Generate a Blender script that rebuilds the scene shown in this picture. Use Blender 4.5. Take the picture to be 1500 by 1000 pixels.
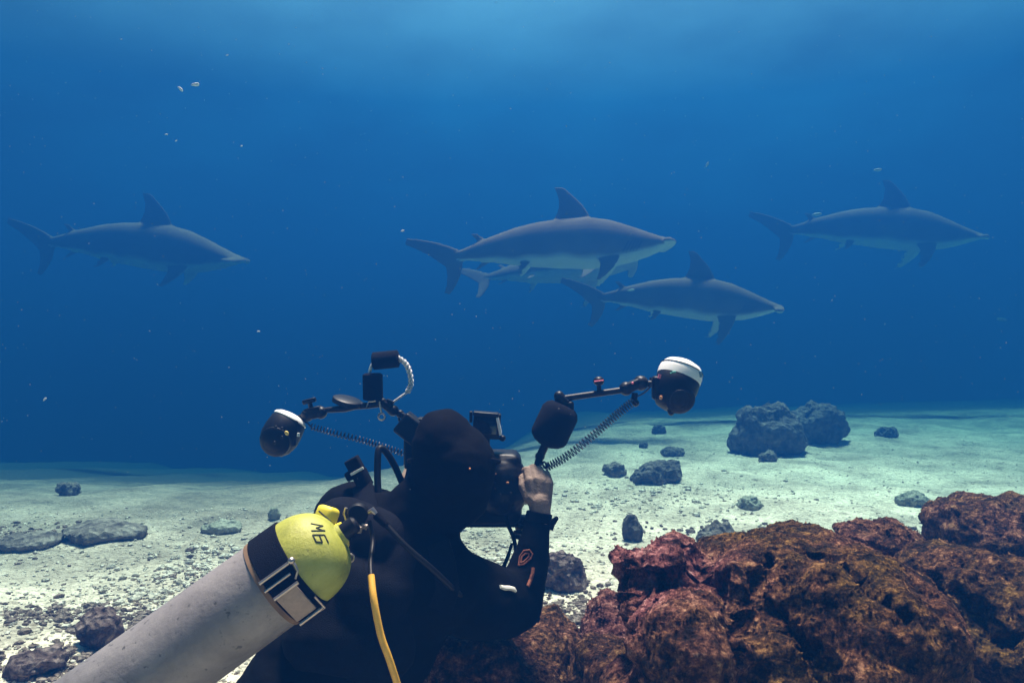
import bpy, bmesh, math, random
import numpy as np
from mathutils import Vector, Matrix, Euler, noise, Quaternion

R = math.radians
random.seed(7)
rng = np.random.default_rng(11)
SC = bpy.context.scene
for o in list(bpy.data.objects):
    bpy.data.objects.remove(o)
COL = SC.collection

# ------------------------------------------------------------------ camera
CAMZ = 1.0
F = 1100.0 / 1500.0
cam_d = bpy.data.cameras.new('camera'); cam_d.lens = 36 * F; cam_d.sensor_width = 36
cam_d.clip_start = 0.05; cam_d.clip_end = 500
cam = bpy.data.objects.new('camera', cam_d); COL.objects.link(cam)
cam.location = (0, 0, CAMZ); cam.rotation_euler = (R(90), 0, 0)
SC.camera = cam
def P(px, py, d):
    """point seen at pixel px,py of the 1500x1000 photo at depth d metres"""
    return Vector(((px - 750) / 1100 * d, d, CAMZ - (py - 500) / 1100 * d))
def W(n, d): return n / 1100 * d          # pixels -> metres at depth d

# ------------------------------------------------------------------ light
SUN_EL, SUN_AZ = R(74), R(8)              # azimuth measured from +Y (ahead) to +X
world = bpy.data.worlds.new('World'); SC.world = world; world.use_nodes = True
nt = world.node_tree; nt.nodes.clear()
wo = nt.nodes.new('ShaderNodeOutputWorld'); bg = nt.nodes.new('ShaderNodeBackground')
sky = nt.nodes.new('ShaderNodeTexSky'); sky.sky_type = 'NISHITA'; sky.sun_disc = False
sky.sun_elevation = SUN_EL; sky.sun_rotation = SUN_AZ
tc = nt.nodes.new('ShaderNodeTexCoord'); sep = nt.nodes.new('ShaderNodeSeparateXYZ')
ramp = nt.nodes.new('ShaderNodeValToRGB'); mul = nt.nodes.new('ShaderNodeMix')
mul.data_type = 'RGBA'; mul.blend_type = 'MULTIPLY'; mul.inputs[0].default_value = 1
el = ramp.color_ramp.elements
el[0].position = 0.0; el[0].color = (0.0025, 0.014, 0.040, 1)
el[1].position = 1.0; el[1].color = (1.0, .7, .5, 1)
for p, c in ((0.08, (0.0025, 0.017, 0.046, 1)), (0.30, (0.017, 0.070, 0.096, 1)), (0.6, (0.45, 0.40, 0.30, 1))):
    e = el.new(p); e.color = c
nt.links.new(tc.outputs['Generated'], sep.inputs[0]); nt.links.new(sep.outputs[2], ramp.inputs[0])
dot = nt.nodes.new('ShaderNodeVectorMath'); dot.operation = 'DOT_PRODUCT'; dot.inputs[1].default_value = (math.sin(R(8)) * .9, math.cos(R(8)) * .9, .42)
mr = nt.nodes.new('ShaderNodeMapRange'); mr.inputs[1].default_value = .55; mr.inputs[2].default_value = 1.0; mr.inputs[3].default_value = .45; mr.inputs[4].default_value = 1.1
m2 = nt.nodes.new('ShaderNodeMix'); m2.data_type = 'RGBA'; m2.blend_type = 'MULTIPLY'; m2.inputs[0].default_value = 1
nt.links.new(tc.outputs['Generated'], dot.inputs[0]); nt.links.new(dot.outputs['Value'], mr.inputs[0])
nt.links.new(ramp.outputs[0], m2.inputs[6]); nt.links.new(mr.outputs[0], m2.inputs[7])
nt.links.new(sky.outputs[0], mul.inputs[6]); nt.links.new(m2.outputs[2], mul.inputs[7])
ns = nt.nodes.new('ShaderNodeTexNoise'); ns.inputs['Scale'].default_value = 5.0; ns.inputs['Detail'].default_value = 5
mp_ = nt.nodes.new('ShaderNodeMapping'); mp_.inputs['Scale'].default_value = (1, 1, 2.2); nt.links.new(tc.outputs['Generated'], mp_.inputs[0]); nt.links.new(mp_.outputs[0], ns.inputs['Vector'])
mn = nt.nodes.new('ShaderNodeMapRange'); mn.inputs[1].default_value = .3; mn.inputs[2].default_value = .7; mn.inputs[3].default_value = .72; mn.inputs[4].default_value = 1.22
m3 = nt.nodes.new('ShaderNodeMix'); m3.data_type = 'RGBA'; m3.blend_type = 'MULTIPLY'; m3.inputs[0].default_value = 1
nt.links.new(ns.outputs[0], mn.inputs[0]); nt.links.new(mul.outputs[2], m3.inputs[6]); nt.links.new(mn.outputs[0], m3.inputs[7])   # ripples of the water surface
nt.links.new(m3.outputs[2], bg.inputs[0]); nt.links.new(bg.outputs[0], wo.inputs[0])
bg.inputs[1].default_value = 0.10
sd = bpy.data.lights.new('sun', 'SUN'); sd.energy = 5.0; sd.angle = R(12); sd.color = (1.0, 0.455, 0.44)
sun = bpy.data.objects.new('sun', sd); COL.objects.link(sun)
sdir = Vector((math.sin(SUN_AZ) * math.cos(SUN_EL), math.cos(SUN_AZ) * math.cos(SUN_EL), math.sin(SUN_EL)))
sun.rotation_euler = (-sdir).to_track_quat('-Z', 'Y').to_euler()
SC.view_settings.view_transform = 'Standard'; SC.view_settings.look = 'None'
SC.view_settings.exposure = 2.85; SC.view_settings.gamma = 1
SC.cycles.use_denoising = True
SC.cycles.volume_bounces = 1
SC.cycles.max_bounces = 6

# ------------------------------------------------------------------ helpers
def tag(o, label=None, cat=None, group=None, kind=None):
    if label: o['label'] = label
    if cat: o['category'] = cat
    if group: o['group'] = group
    if kind: o['kind'] = kind
    return o
def link(name, me, mat=None, parent=None, smooth=True):
    o = bpy.data.objects.new(name, me); COL.objects.link(o)
    if mat: me.materials.append(mat)
    if smooth and len(me.polygons): me.polygons.foreach_set('use_smooth', [True] * len(me.polygons))
    if parent: o.parent = parent; o.matrix_parent_inverse = parent.matrix_world.inverted()
    return o
def empty(name, loc, **kw):
    o = bpy.data.objects.new(name, None); o.location = loc; o.empty_display_size = .05; COL.objects.link(o)
    o.matrix_world = Matrix.Translation(loc)
    return tag(o, **kw)
def frame(axis, up=Vector((0, 0, 1))):
    z = Vector(axis).normalized()
    if abs(z.dot(up)) > .98: up = Vector((0, 1, 0))
    x = up.cross(z).normalized(); y = z.cross(x)
    return x, y, z
class N:
    """tiny node helper"""
    def __init__(s, name, rough=.8, spec=.3):
        s.m = bpy.data.materials.new(name); s.m.use_nodes = True; s.t = s.m.node_tree
        s.b = s.t.nodes['Principled BSDF']; s.out = s.t.nodes['Material Output']
        s.b.inputs['Roughness'].default_value = rough
        s.b.inputs['Specular IOR Level'].default_value = spec
    def n(s, typ, **kw):
        nd = s.t.nodes.new(typ)
        for k, v in kw.items(): setattr(nd, k, v)
        return nd
    def co(s, scale=(1, 1, 1)):
        c = s.n('ShaderNodeTexCoord'); m = s.n('ShaderNodeMapping'); m.inputs['Scale'].default_value = scale
        s.t.links.new(c.outputs['Object'], m.inputs[0]); return m.outputs[0]
    def noise(s, co, scale, detail=6, rough=.6, dist=0):
        x = s.n('ShaderNodeTexNoise'); x.inputs['Scale'].default_value = scale
        x.inputs['Detail'].default_value = detail; x.inputs['Roughness'].default_value = rough
        x.inputs['Distortion'].default_value = dist
        s.t.links.new(co, x.inputs['Vector']); return x.outputs[0]
    def voro(s, co, scale, feature='F1', rnd=1):
        x = s.n('ShaderNodeTexVoronoi', feature=feature); x.inputs['Scale'].default_value = scale
        x.inputs['Randomness'].default_value = rnd
        s.t.links.new(co, x.inputs['Vector']); return x.outputs['Distance']
    def ramp(s, fac, stops):
        r = s.n('ShaderNodeValToRGB'); e = r.color_ramp.elements
        e[0].position, e[0].color = stops[0][0], (*stops[0][1], 1)
        e[1].position, e[1].color = stops[-1][0], (*stops[-1][1], 1)
        for p, c in stops[1:-1]:
            k = e.new(p); k.color = (*c, 1)
        s.t.links.new(fac, r.inputs[0]); return r.outputs[0]
    def mix(s, fac, a, b, mode='MIX'):
        m = s.n('ShaderNodeMix', data_type='RGBA', blend_type=mode)
        for inp, v in ((0, fac), (6, a), (7, b)):
            if isinstance(v, (int, float)): m.inputs[inp].default_value = v
            elif isinstance(v, tuple): m.inputs[inp].default_value = (*v, 1)
            else: s.t.links.new(v, m.inputs[inp])
        return m.outputs[2]
    def math(s, op, a, b=0.0):
        m = s.n('ShaderNodeMath', operation=op)
        for i, v in enumerate((a, b)):
            if isinstance(v, (int, float)): m.inputs[i].default_value = v
            else: s.t.links.new(v, m.inputs[i])
        return m.outputs[0]
    def col(s, c):
        if isinstance(c, tuple): s.b.inputs['Base Color'].default_value = (*c, 1)
        else: s.t.links.new(c, s.b.inputs['Base Color'])
        return s
    def bump(s, h, dist=.01, strength=1):
        b = s.n('ShaderNodeBump'); b.inputs['Distance'].default_value = dist; b.inputs['Strength'].default_value = strength
        s.t.links.new(h, b.inputs['Height']); s.t.links.new(b.outputs[0], s.b.inputs['Normal']); return s
def simple(name, c, rough=.5, metal=0, spec=.4, var=.25, sc=30, bump=0):
    k = N(name, rough, spec); co = k.co(); v = k.noise(co, sc)
    k.col(k.ramp(v, [(.3, tuple(x * (1 - var) for x in c)), (.7, tuple(min(1, x * (1 + var)) for x in c))]))
    k.b.inputs['Metallic'].default_value = metal
    if bump: k.bump(k.noise(co, sc * 4), bump)
    return k.m

# ------------------------------------------------------------------ seabed
def edge_y(x):
    xs = [-30, -8, -3.5, -1.5, -.3, .5, 1.6, 4, 8, 14, 30]
    ys = [7.0, 4.9, 4.5, 4.5, 5.4, 7.4, 8.6, 9.4, 10.0, 11.5, 14]
    return np.interp(x, xs, ys)
def fbm(x, y, sc, oct=4, seed=0):
    v = np.zeros_like(x)
    r = np.random.default_rng(seed)
    a = 1
    for o in range(oct):
        for k in range(5):
            th = r.uniform(0, 6.28); ph = r.uniform(0, 6.28); f = sc * 2 ** o * r.uniform(.7, 1.4)
            v += a * np.sin((x * np.cos(th) + y * np.sin(th)) * f + ph) * .35
        a *= .5
    return v
def ground_z(x, y):
    x = np.asarray(x, float); y = np.asarray(y, float)
    z = .035 * fbm(x, y, 1.6, 3, 1) + .012 * fbm(x, y, 9, 3, 2)
    e = edge_y(x) + .18 * fbm(x, y * 0, 2.0, 3, 4)
    d = np.maximum(y - e, 0)
    d2 = np.maximum(d - 10, 0)
    z = z * (1 - .6 * np.clip(d / 2, 0, 1)) - .80 / e * (np.sqrt(d * d + 1.2) - 1.095) - .5 * (np.sqrt(d2 * d2 + 4) - 2)
    return np.maximum(z, -11 + .5 * z * 0)
def grid_mesh(xs, ys):
    X, Y = np.meshgrid(xs, ys)
    Z = ground_z(X, Y)
    v = np.stack([X, Y, Z], -1).reshape(-1, 3)
    nx, ny = len(xs), len(ys)
    i = np.arange(nx * ny).reshape(ny, nx)
    f = np.stack([i[:-1, :-1], i[:-1, 1:], i[1:, 1:], i[1:, :-1]], -1).reshape(-1, 4)
    me = bpy.data.meshes.new('seabed'); me.from_pydata(v.tolist(), [], f.tolist())
    ca = me.color_attributes.new('painted_fade_light', 'FLOAT_COLOR', 'POINT'); buf = np.ones((len(v), 4))
    buf[:, 0] = np.clip((v[:, 1] - edge_y(v[:, 0]) + 1.6) / 5.5, 0, 1)  # fade into the haze near the edge, painted as darkening sand
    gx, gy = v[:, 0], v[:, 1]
    buf[:, 1] = np.clip(.74 + .30 * np.exp(-((gx - 2.2) / 2.0) ** 2 - ((gy - 5.0) / 1.8) ** 2) + .50 * np.exp(-((gy - 2.3) / 1.1) ** 2) + .10 * fbm(gx, gy, 1.1, 3, 8), .3, 1.25) / 1.25; ca.data.foreach_set('color', buf.ravel())  # uneven light painted into the sand colour: right zone brighter, left dimmer
    return me
k = N('seabed_sand', .95, .1)
co = k.co((1, 1, 1))
n1 = k.noise(co, 2.2, 5, .6); n2 = k.noise(co, 38, 6, .7, .4); v1 = k.voro(co, 46); n3 = k.noise(co, 9, 5, .65)
base = k.ramp(n2, [(.30, (.30, .25, .19)), (.42, (.58, .475, .385)), (.54, (.76, .63, .52)), (.75, (.86, .75, .64))])
patch = k.ramp(n1, [(.34, (.72, .72, .70)), (.62, (1.5, 1.5, 1.46))])
c1 = k.mix(1.0, base, patch, 'MULTIPLY')
fleck = k.ramp(n3, [(.34, (.5, .47, .45)), (.42, (1, 1, 1))])
c1 = k.mix(.8, c1, fleck, 'MULTIPLY')
at = k.n('ShaderNodeAttribute', attribute_name='painted_fade_light')
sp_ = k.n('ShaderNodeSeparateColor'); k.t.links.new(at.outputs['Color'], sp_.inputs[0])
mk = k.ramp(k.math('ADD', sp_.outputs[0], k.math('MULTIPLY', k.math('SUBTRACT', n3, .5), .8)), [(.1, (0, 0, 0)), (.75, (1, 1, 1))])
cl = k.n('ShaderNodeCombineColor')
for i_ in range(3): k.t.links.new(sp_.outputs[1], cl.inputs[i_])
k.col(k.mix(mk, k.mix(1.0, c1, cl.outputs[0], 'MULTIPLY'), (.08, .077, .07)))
k.bump(k.math('ADD', k.math('MULTIPLY', n2, 1.0), k.math('MULTIPLY', v1, .6)), .018)
M_SAND = k.m
xs = np.concatenate([np.linspace(-60, -9, 30), np.linspace(-8.9, 9, 560), np.linspace(9.3, 60, 30)])
ys = np.concatenate([np.linspace(-6, .6, 20), np.linspace(.7, 13, 420), np.linspace(13.1, 26, 60), np.linspace(26.5, 60, 30)])
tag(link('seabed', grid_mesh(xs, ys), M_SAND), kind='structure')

from mathutils.bvhtree import BVHTree
CAMP = Vector((0, 0, CAMZ))
# ------------------------------------------------------------------ mesh tools
class MB:
    def __init__(s): s.bm = bmesh.new()
    def tube(s, pts, r, n=8, caps=True):
        pts = [Vector(p) for p in pts]; m = len(pts)
        rs = r if isinstance(r, (list, tuple)) else [r] * m
        up = Vector((0.13, .21, 1)).normalized(); rings = []; px = None
        for i, p in enumerate(pts):
            t = (pts[min(i + 1, m - 1)] - pts[max(i - 1, 0)]).normalized()
            if px is None: px = frame(t, up)[0]
            x = (px - t * px.dot(t)).normalized(); y = t.cross(x); px = x
            rings.append([s.bm.verts.new(p + (x * math.cos(a) + y * math.sin(a)) * rs[i]) for a in [2 * math.pi * k / n for k in range(n)]])
        for a, b in zip(rings, rings[1:]):
            for k in range(n): s.bm.faces.new((a[k], a[(k + 1) % n], b[(k + 1) % n], b[k]))
        if caps: s.bm.faces.new(rings[0][::-1]); s.bm.faces.new(rings[-1])
        return s
    def lathe(s, org, axis, prof, n=32, sx=1, sy=1, up=Vector((0, 0, 1))):
        """prof: (distance along axis, radius)"""
        x, y, z = frame(axis, up); org = Vector(org); rings = []
        for h, r in prof:
            if r < 1e-6: rings.append([s.bm.verts.new(org + z * h)])
            else: rings.append([s.bm.verts.new(org + z * h + (x * math.cos(a) * sx + y * math.sin(a) * sy) * r) for a in [2 * math.pi * k / n for k in range(n)]])
        for a, b in zip(rings, rings[1:]):
            for k in range(n):
                q = [a[k % len(a)], a[(k + 1) % len(a)], b[(k + 1) % len(b)], b[k % len(b)]]
                u = [];  [u.append(v) for v in q if v not in u]
                if len(u) > 2: s.bm.faces.new(u)
        if len(rings[0]) > 1: s.bm.faces.new(rings[0][::-1])
        if len(rings[-1]) > 1: s.bm.faces.new(rings[-1])
        return s
    def box(s, c, size, axes=None, bev=.15):
        x, y, z = axes or (Vector((1, 0, 0)), Vector((0, 1, 0)), Vector((0, 0, 1)))
        b2 = bmesh.new(); bmesh.ops.create_cube(b2, size=1)
        for v in b2.verts: v.co = Vector((v.co.x * size[0], v.co.y * size[1], v.co.z * size[2]))
        if bev: bmesh.ops.bevel(b2, geom=b2.edges[:], offset=bev * min(size), segments=3, affect='EDGES', profile=.5)
        mp = {v: s.bm.verts.new(Vector(c) + x * v.co.x + y * v.co.y + z * v.co.z) for v in b2.verts}
        for f in b2.faces: s.bm.faces.new([mp[v] for v in f.verts])
        b2.free(); return s
    def ell(s, c, r, axes=None, sub=3):
        x, y, z = axes or (Vector((1, 0, 0)), Vector((0, 1, 0)), Vector((0, 0, 1)))
        b2 = bmesh.new(); bmesh.ops.create_icosphere(b2, subdivisions=sub, radius=1)
        if isinstance(r, (int, float)): r = (r, r, r)
        mp = {v: s.bm.verts.new(Vector(c) + x * v.co.x * r[0] + y * v.co.y * r[1] + z * v.co.z * r[2]) for v in b2.verts}
        for f in b2.faces: s.bm.faces.new([mp[v] for v in f.verts])
        b2.free(); return s
    def cap(s, p0, r0, p1, r1, n=24):
        p0 = Vector(p0); p1 = Vector(p1); L = (p1 - p0).length
        prof = [(-r0 * math.cos(a), r0 * math.sin(a)) for a in [math.pi / 2 * k / 6 for k in range(7)]]
        prof += [(L + r1 * math.sin(a), r1 * math.cos(a)) for a in [math.pi / 2 * k / 6 for k in range(7)]]
        prof[0] = (-r0, 0); prof[-1] = (L + r1, 0)
        return s.lathe(p0, p1 - p0, prof, n)
    def ring(s, c, axis, R_, r, n=28, a0=0, a1=2 * math.pi):
        x, y, z = frame(axis); m = n + (0 if abs(a1 - a0 - 2 * math.pi) < 1e-3 else 1)
        pts = [Vector(c) + (x * math.cos(a) + y * math.sin(a)) * R_ for a in [a0 + (a1 - a0) * k / n for k in range(n + 1)]]
        return s.tube(pts, r, 8)
    def coil(s, pts, R_, r, turns, n=6, per=10):
        pts = [Vector(p) for p in pts]; out = []; tot = int(turns * per)
        for i in range(tot + 1):
            u = i / tot * (len(pts) - 1); k = min(int(u), len(pts) - 2); f = u - k
            p = pts[k].lerp(pts[k + 1], f); t = pts[k + 1] - pts[k]; x, y, z = frame(t)
            a = 2 * math.pi * i / per; out.append(p + (x * math.cos(a) + y * math.sin(a)) * R_)
        return s.tube(out, r, n)
    def mesh(s, name='m'):
        bmesh.ops.recalc_face_normals(s.bm, faces=s.bm.faces[:])
        me = bpy.data.meshes.new(name); s.bm.to_mesh(me); s.bm.free(); return me
    def part(s, name, mat, parent=None, sharp=40, **kw):
        me = s.mesh(name); o = link(name, me, mat, parent)
        me.shade_smooth() if hasattr(me, 'shade_smooth') else None
        try: me.set_sharp_from_angle(angle=R(sharp))
        except Exception: pass
        return tag(o, **kw)
def remeshed(mb, voxel, smooth=4, fac=.5):
    me = mb.mesh('tmp'); o = bpy.data.objects.new('tmp', me); COL.objects.link(o)
    m = o.modifiers.new('r', 'REMESH'); m.mode = 'VOXEL'; m.voxel_size = voxel; m.use_smooth_shade = True
    if smooth:
        m = o.modifiers.new('s', 'SMOOTH'); m.iterations = smooth; m.factor = fac
    dg = bpy.context.evaluated_depsgraph_get()
    out = bpy.data.meshes.new_from_object(o.evaluated_get(dg), depsgraph=dg)
    bpy.data.objects.remove(o); bpy.data.meshes.remove(me); return out
def displace(me, fn):
    n = len(me.vertices); co = np.empty(n * 3); no = np.empty(n * 3)
    me.vertices.foreach_get('co', co); me.vertex_normals.foreach_get('vector', no)
    co = co.reshape(-1, 3); no = no.reshape(-1, 3)
    d = np.array([fn(Vector(c)) for c in co]); co += no * d[:, None]
    me.vertices.foreach_set('co', co.ravel()); me.update(); return me
def curve(*pts, n=8):
    """Catmull-Rom through pts"""
    p = [Vector(q) for q in pts]; p = [p[0] * 2 - p[1]] + p + [p[-1] * 2 - p[-2]]; out = []
    for i in range(1, len(p) - 2):
        a, b, c, d = p[i - 1:i + 3]
        for k in range(n):
            t = k / n
            out.append(.5 * ((2 * b) + (c - a) * t + (2 * a - 5 * b + 4 * c - d) * t * t + (3 * b - a - 3 * c + d) * t ** 3))
    out.append(p[-2]); return out
def gpt(px, py, dz=0.0):
    """where the line of sight through the pixel meets the seabed"""
    d = .8
    while d < 14:
        q = P(px, py, d)
        if q.z <= float(ground_z(q.x, q.y)) + dz: return q
        d += .02
    return q

# ------------------------------------------------------------------ materials
k = N('reef_rock', .9, .15); co = k.co()
a = k.noise(co, 6, 6, .65, .2); b = k.math('ADD', k.math('MULTIPLY', k.noise(co, 26, 8, .78), .62), k.math('MULTIPLY', k.noise(co, 95, 6, .75), .38)); v = k.voro(co, 70); c_ = k.noise(co, 13, 5, .6)
at = k.n('ShaderNodeAttribute', attribute_name='tint')
sp_ = k.n('ShaderNodeSeparateColor'); k.t.links.new(at.outputs['Color'], sp_.inputs[0])
brown = k.ramp(b, [(.40, (.004, .002, .002)), (.475, (.034, .015, .008)), (.545, (.17, .072, .032)), (.63, (.56, .29, .16))])
olive = k.ramp(b, [(.40, (.004, .003, .0015)), (.475, (.040, .024, .006)), (.545, (.18, .095, .018)), (.63, (.52, .31, .08))])
pink = k.ramp(b, [(.40, (.012, .004, .005)), (.475, (.13, .036, .038)), (.545, (.38, .15, .14)), (.63, (.78, .48, .44))])
m1 = k.mix(k.ramp(a, [(.42, (0, 0, 0)), (.60, (1, 1, 1))]), brown, olive)
f2 = k.math('MULTIPLY', k.math('MINIMUM', k.math('MULTIPLY', sp_.outputs[0], 1.7), 1.0), k.ramp(c_, [(.3, (.3, .3, .3)), (.55, (1, 1, 1))]))
m2 = k.mix(f2, m1, pink)
pits = k.ramp(k.noise(co, 32, 5, .7), [(.38, (.06, .04, .04)), (.47, (1, 1, 1))])
k.col(k.mix(.85, m2, pits, 'MULTIPLY'))
k.bump(k.math('ADD', k.math('MULTIPLY', b, 1.2), k.math('MULTIPLY', v, .5)), .03, 1)
M_REEF = k.m
def graystone(name, dk, lt, sc=14):
    k = N(name, .95, .1); co = k.co(); b = k.noise(co, sc, 7, .7, .4)
    k.col(k.ramp(b, [(.3, tuple(x * .5 for x in dk)), (.45, dk), (.68, lt)])); k.bump(k.math('ADD', b, k.voro(co, sc * 2)), .02); return k.m
M_ROCK = graystone('grey_rock', (.13, .11, .10), (.34, .30, .26))
M_DARKROCK = graystone('dark_rock', (.085, .075, .073), (.20, .17, .16))
M_PURPLE = graystone('purplish_rock', (.09, .058, .056), (.34, .25, .23), 20)
M_PALE = graystone('pale_rock', (.26, .26, .21), (.48, .46, .38))
M_RUB_L = graystone('pale_rubble', (.64, .56, .46), (.88, .80, .70), 30)
M_RUB_D = graystone('dark_rubble', (.17, .12, .10), (.48, .37, .32), 30)
M_SUIT = simple('black_neoprene', (.0025, .0025, .003), .9, 0, .04, .3, 25, .001)
M_STRAP = simple('black_webbing', (.003, .0035, .007), .8, 0, .08, .3, 120, .003)
M_BLK = simple('black_plastic', (.004, .0045, .006), .5, 0, .2, .3, 40)
M_ANOD = simple('black_anodised_metal', (.005, .0055, .008), .45, .2, .25, .2, 60)
M_FOAM = simple('black_foam', (.004, .0045, .008), .95, 0, .1, .3, 200, .003)
M_CHROME = simple('chrome', (.50, .43, .39), .35, .95, .5, .1, 20)
M_STEEL = simple('brushed_steel_plate', (.26, .21, .18), .5, .4, .5, .15, 90)
M_WHITE = simple('white_plastic', (.85, .84, .80), .4, 0, .4, .04, 20)
M_YELHOSE = simple('yellow_hose_rubber', (.75, .42, .05), .5, 0, .4, .15, 60)
M_GLASS = simple('dark_glass', (.01, .012, .02), .08, 0, .6, .1, 5)
M_BLUECORD = simple('dark_blue_cord', (.012, .022, .06), .5, 0, .4, .2, 50)
M_ROPE = simple('white_rope', (.62, .62, .62), .9, 0, .2, .3, 120)
M_RED = simple('faded_red_print', (.22, .075, .045), .7, 0, .2, .35, 150)
M_REFL = simple('reflective_white_print', (.9, .88, .8), .5, 0, .3, .05, 10)
M_SKIN = simple('pale_neoprene_glove', (.24, .175, .14), .75, 0, .25, .25, 30, .004)
M_FACE = simple('skin', (.42, .24, .17), .6, 0, .3, .1, 30)
M_ORANGE = simple('orange_button', (.9, .35, .12), .5, 0, .4, .05, 10)
M_PINKRING = simple('pink_anodised_ring', (.75, .18, .25), .4, .2, .4, .05, 10)
M_TEALPRINT = simple('teal_print', (.05, .30, .25), .5, 0, .3, .2, 80)
M_BLUEPRINT = simple('blue_grey_print', (.10, .24, .34), .5, 0, .3, .2, 80)
k = N('tank_grey_paint', .42, .4); co = k.co()
s1 = k.noise(co, 6, 6, .7, .5); s2 = k.noise(co, 60, 4, .7); s3 = k.voro(co, 34)
bs = k.ramp(s1, [(.3, (.15, .137, .132)), (.5, (.225, .210, .207)), (.7, (.30, .28, .268))])
bs = k.mix(k.ramp(s2, [(.33, (1, 1, 1)), (.38, (0, 0, 0))]), bs, (.10, .095, .09))
k.col(bs); k.b.inputs['Metallic'].default_value = .15; k.bump(s2, .0015)
M_TANK = k.m
k = N('tank_yellow_paint', .5, .35); co = k.co()
s1 = k.noise(co, 12, 6, .7, .5); s2 = k.noise(co, 110, 5, .75)
bs = k.ramp(s1, [(.32, (.24, .26, .03)), (.5, (.36, .38, .055)), (.7, (.45, .46, .11))])
bs = k.mix(k.ramp(s2, [(.31, (1, 1, 1)), (.37, (0, 0, 0))]), bs, (.22, .20, .06))
k.col(bs); k.bump(s2, .0015)
M_YEL = k.m
k = N('yellow_plastic', .45, .4); k.col((.80, .68, .05)); M_YPL = k.m
M_INK = simple('black_marker', (.03, .035, .02), .7, 0, .2, .2, 90)

# ------------------------------------------------------------------ rocks
def rocky(mb, voxel, amp, seed, smooth=3, fine=1.0):
    me = remeshed(mb, voxel, smooth)
    off = Vector((seed * 3.17, seed * 1.31, -seed * 2.3))
    def f(c):
        q = c + off
        d = amp * noise.fractal(q * 3.2, .9, 2.0, 3) * .9
        d += amp * .45 * noise.turbulence(q * 9, 4, False, noise_basis='PERLIN_ORIGINAL') * fine
        vd = noise.voronoi(q * 6.5 + Vector((1, 1, 1)) * noise.noise(q * 5))[0]; d += 1.1 * amp * (min(vd[1] - vd[0], .45) - .2) * fine
        vd = noise.voronoi(q * 15)[0]; d += .35 * amp * (min(vd[1] - vd[0], .5) - .2) * fine
        d -= amp * .25 * max(0, .5 - noise.voronoi(q * 16)[0][0]) * 2 * fine
        d += amp * .26 * noise.noise(q * 34) * fine + .0035 * noise.noise(q * 75) - .004 * max(0, noise.noise(q * 22 + Vector((9, 1, 4))) - .12)
        return d
    return displace(me, f)
def set_tint(me, fn):
    ca = me.color_attributes.new('tint', 'FLOAT_COLOR', 'POINT')
    buf = np.ones((len(me.vertices), 4))
    for i, v in enumerate(me.vertices): buf[i, 0] = fn(v.co)
    ca.data.foreach_set('color', buf.ravel())
def turf_on(o, me, n, seed):
    """short tufts and crusty flakes growing on the rock, one mesh"""
    g = np.random.default_rng(seed); nf = len(me.polygons)
    ar = np.empty(nf); me.polygons.foreach_get('area', ar); ce = np.empty(nf * 3); me.polygons.foreach_get('center', ce); ce = ce.reshape(-1, 3)
    no = np.empty(nf * 3); me.polygons.foreach_get('normal', no); no = no.reshape(-1, 3)
    w = ar * np.clip(no[:, 2] + .75, .02, 2) * (ce[:, 2] > -.1); w /= w.sum(); ix = g.choice(nf, n, p=w)
    c = ce[ix]; m = no[ix]; s = (.0016 + .0040 * g.random(n) ** 3)
    t = np.cross(m, g.standard_normal((n, 3))); t /= np.linalg.norm(t, axis=1)[:, None]; b = np.cross(m, t)
    out = []; el = g.uniform(.7, 2.2, n)
    for a, h in ((0, .1), (1.57, .0), (3.14, .1), (4.71, .0)):
        out.append(c + (t * (np.cos(a) * el * s)[:, None]) + b * (np.sin(a) * s * g.uniform(.5, 1.1, n))[:, None] + m * (h * s - .001)[:, None])
    out.append(c + m * (s * g.uniform(.5, 1.5, n))[:, None] + t * (g.uniform(-.5, .5, n) * s)[:, None])
    pts = np.stack(out, 1).reshape(-1, 3)
    F_ = np.array([[0, 1, 4], [1, 2, 4], [2, 3, 4], [3, 0, 4]]); f = (F_[None] + (np.arange(n) * 5)[:, None, None]).reshape(-1, 3)
    me2 = bpy.data.meshes.new('turf'); me2.vertices.add(len(pts)); me2.vertices.foreach_set('co', pts.ravel())
    me2.loops.add(f.size); me2.loops.foreach_set('vertex_index', f.ravel()); me2.polygons.add(len(f))
    me2.polygons.foreach_set('loop_start', np.arange(len(f)) * 3); me2.polygons.foreach_set('loop_total', np.full(len(f), 3)); me2.update()
    ca = me2.color_attributes.new('tint', 'FLOAT_COLOR', 'POINT'); tb = np.ones((len(pts), 4)); src = np.empty(len(me.vertices) * 4); me.color_attributes['tint'].data.foreach_get('color', src)
    src = src.reshape(-1, 4)[:, 0]; vi = np.array([me.polygons[int(i)].vertices[0] for i in ix]); tb[:, 0] = np.repeat(src[vi], 5); ca.data.foreach_set('color', tb.ravel())
    q = link('algae_turf', me2, M_REEF, smooth=False); q.parent = o; q['kind'] = 'stuff'
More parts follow.
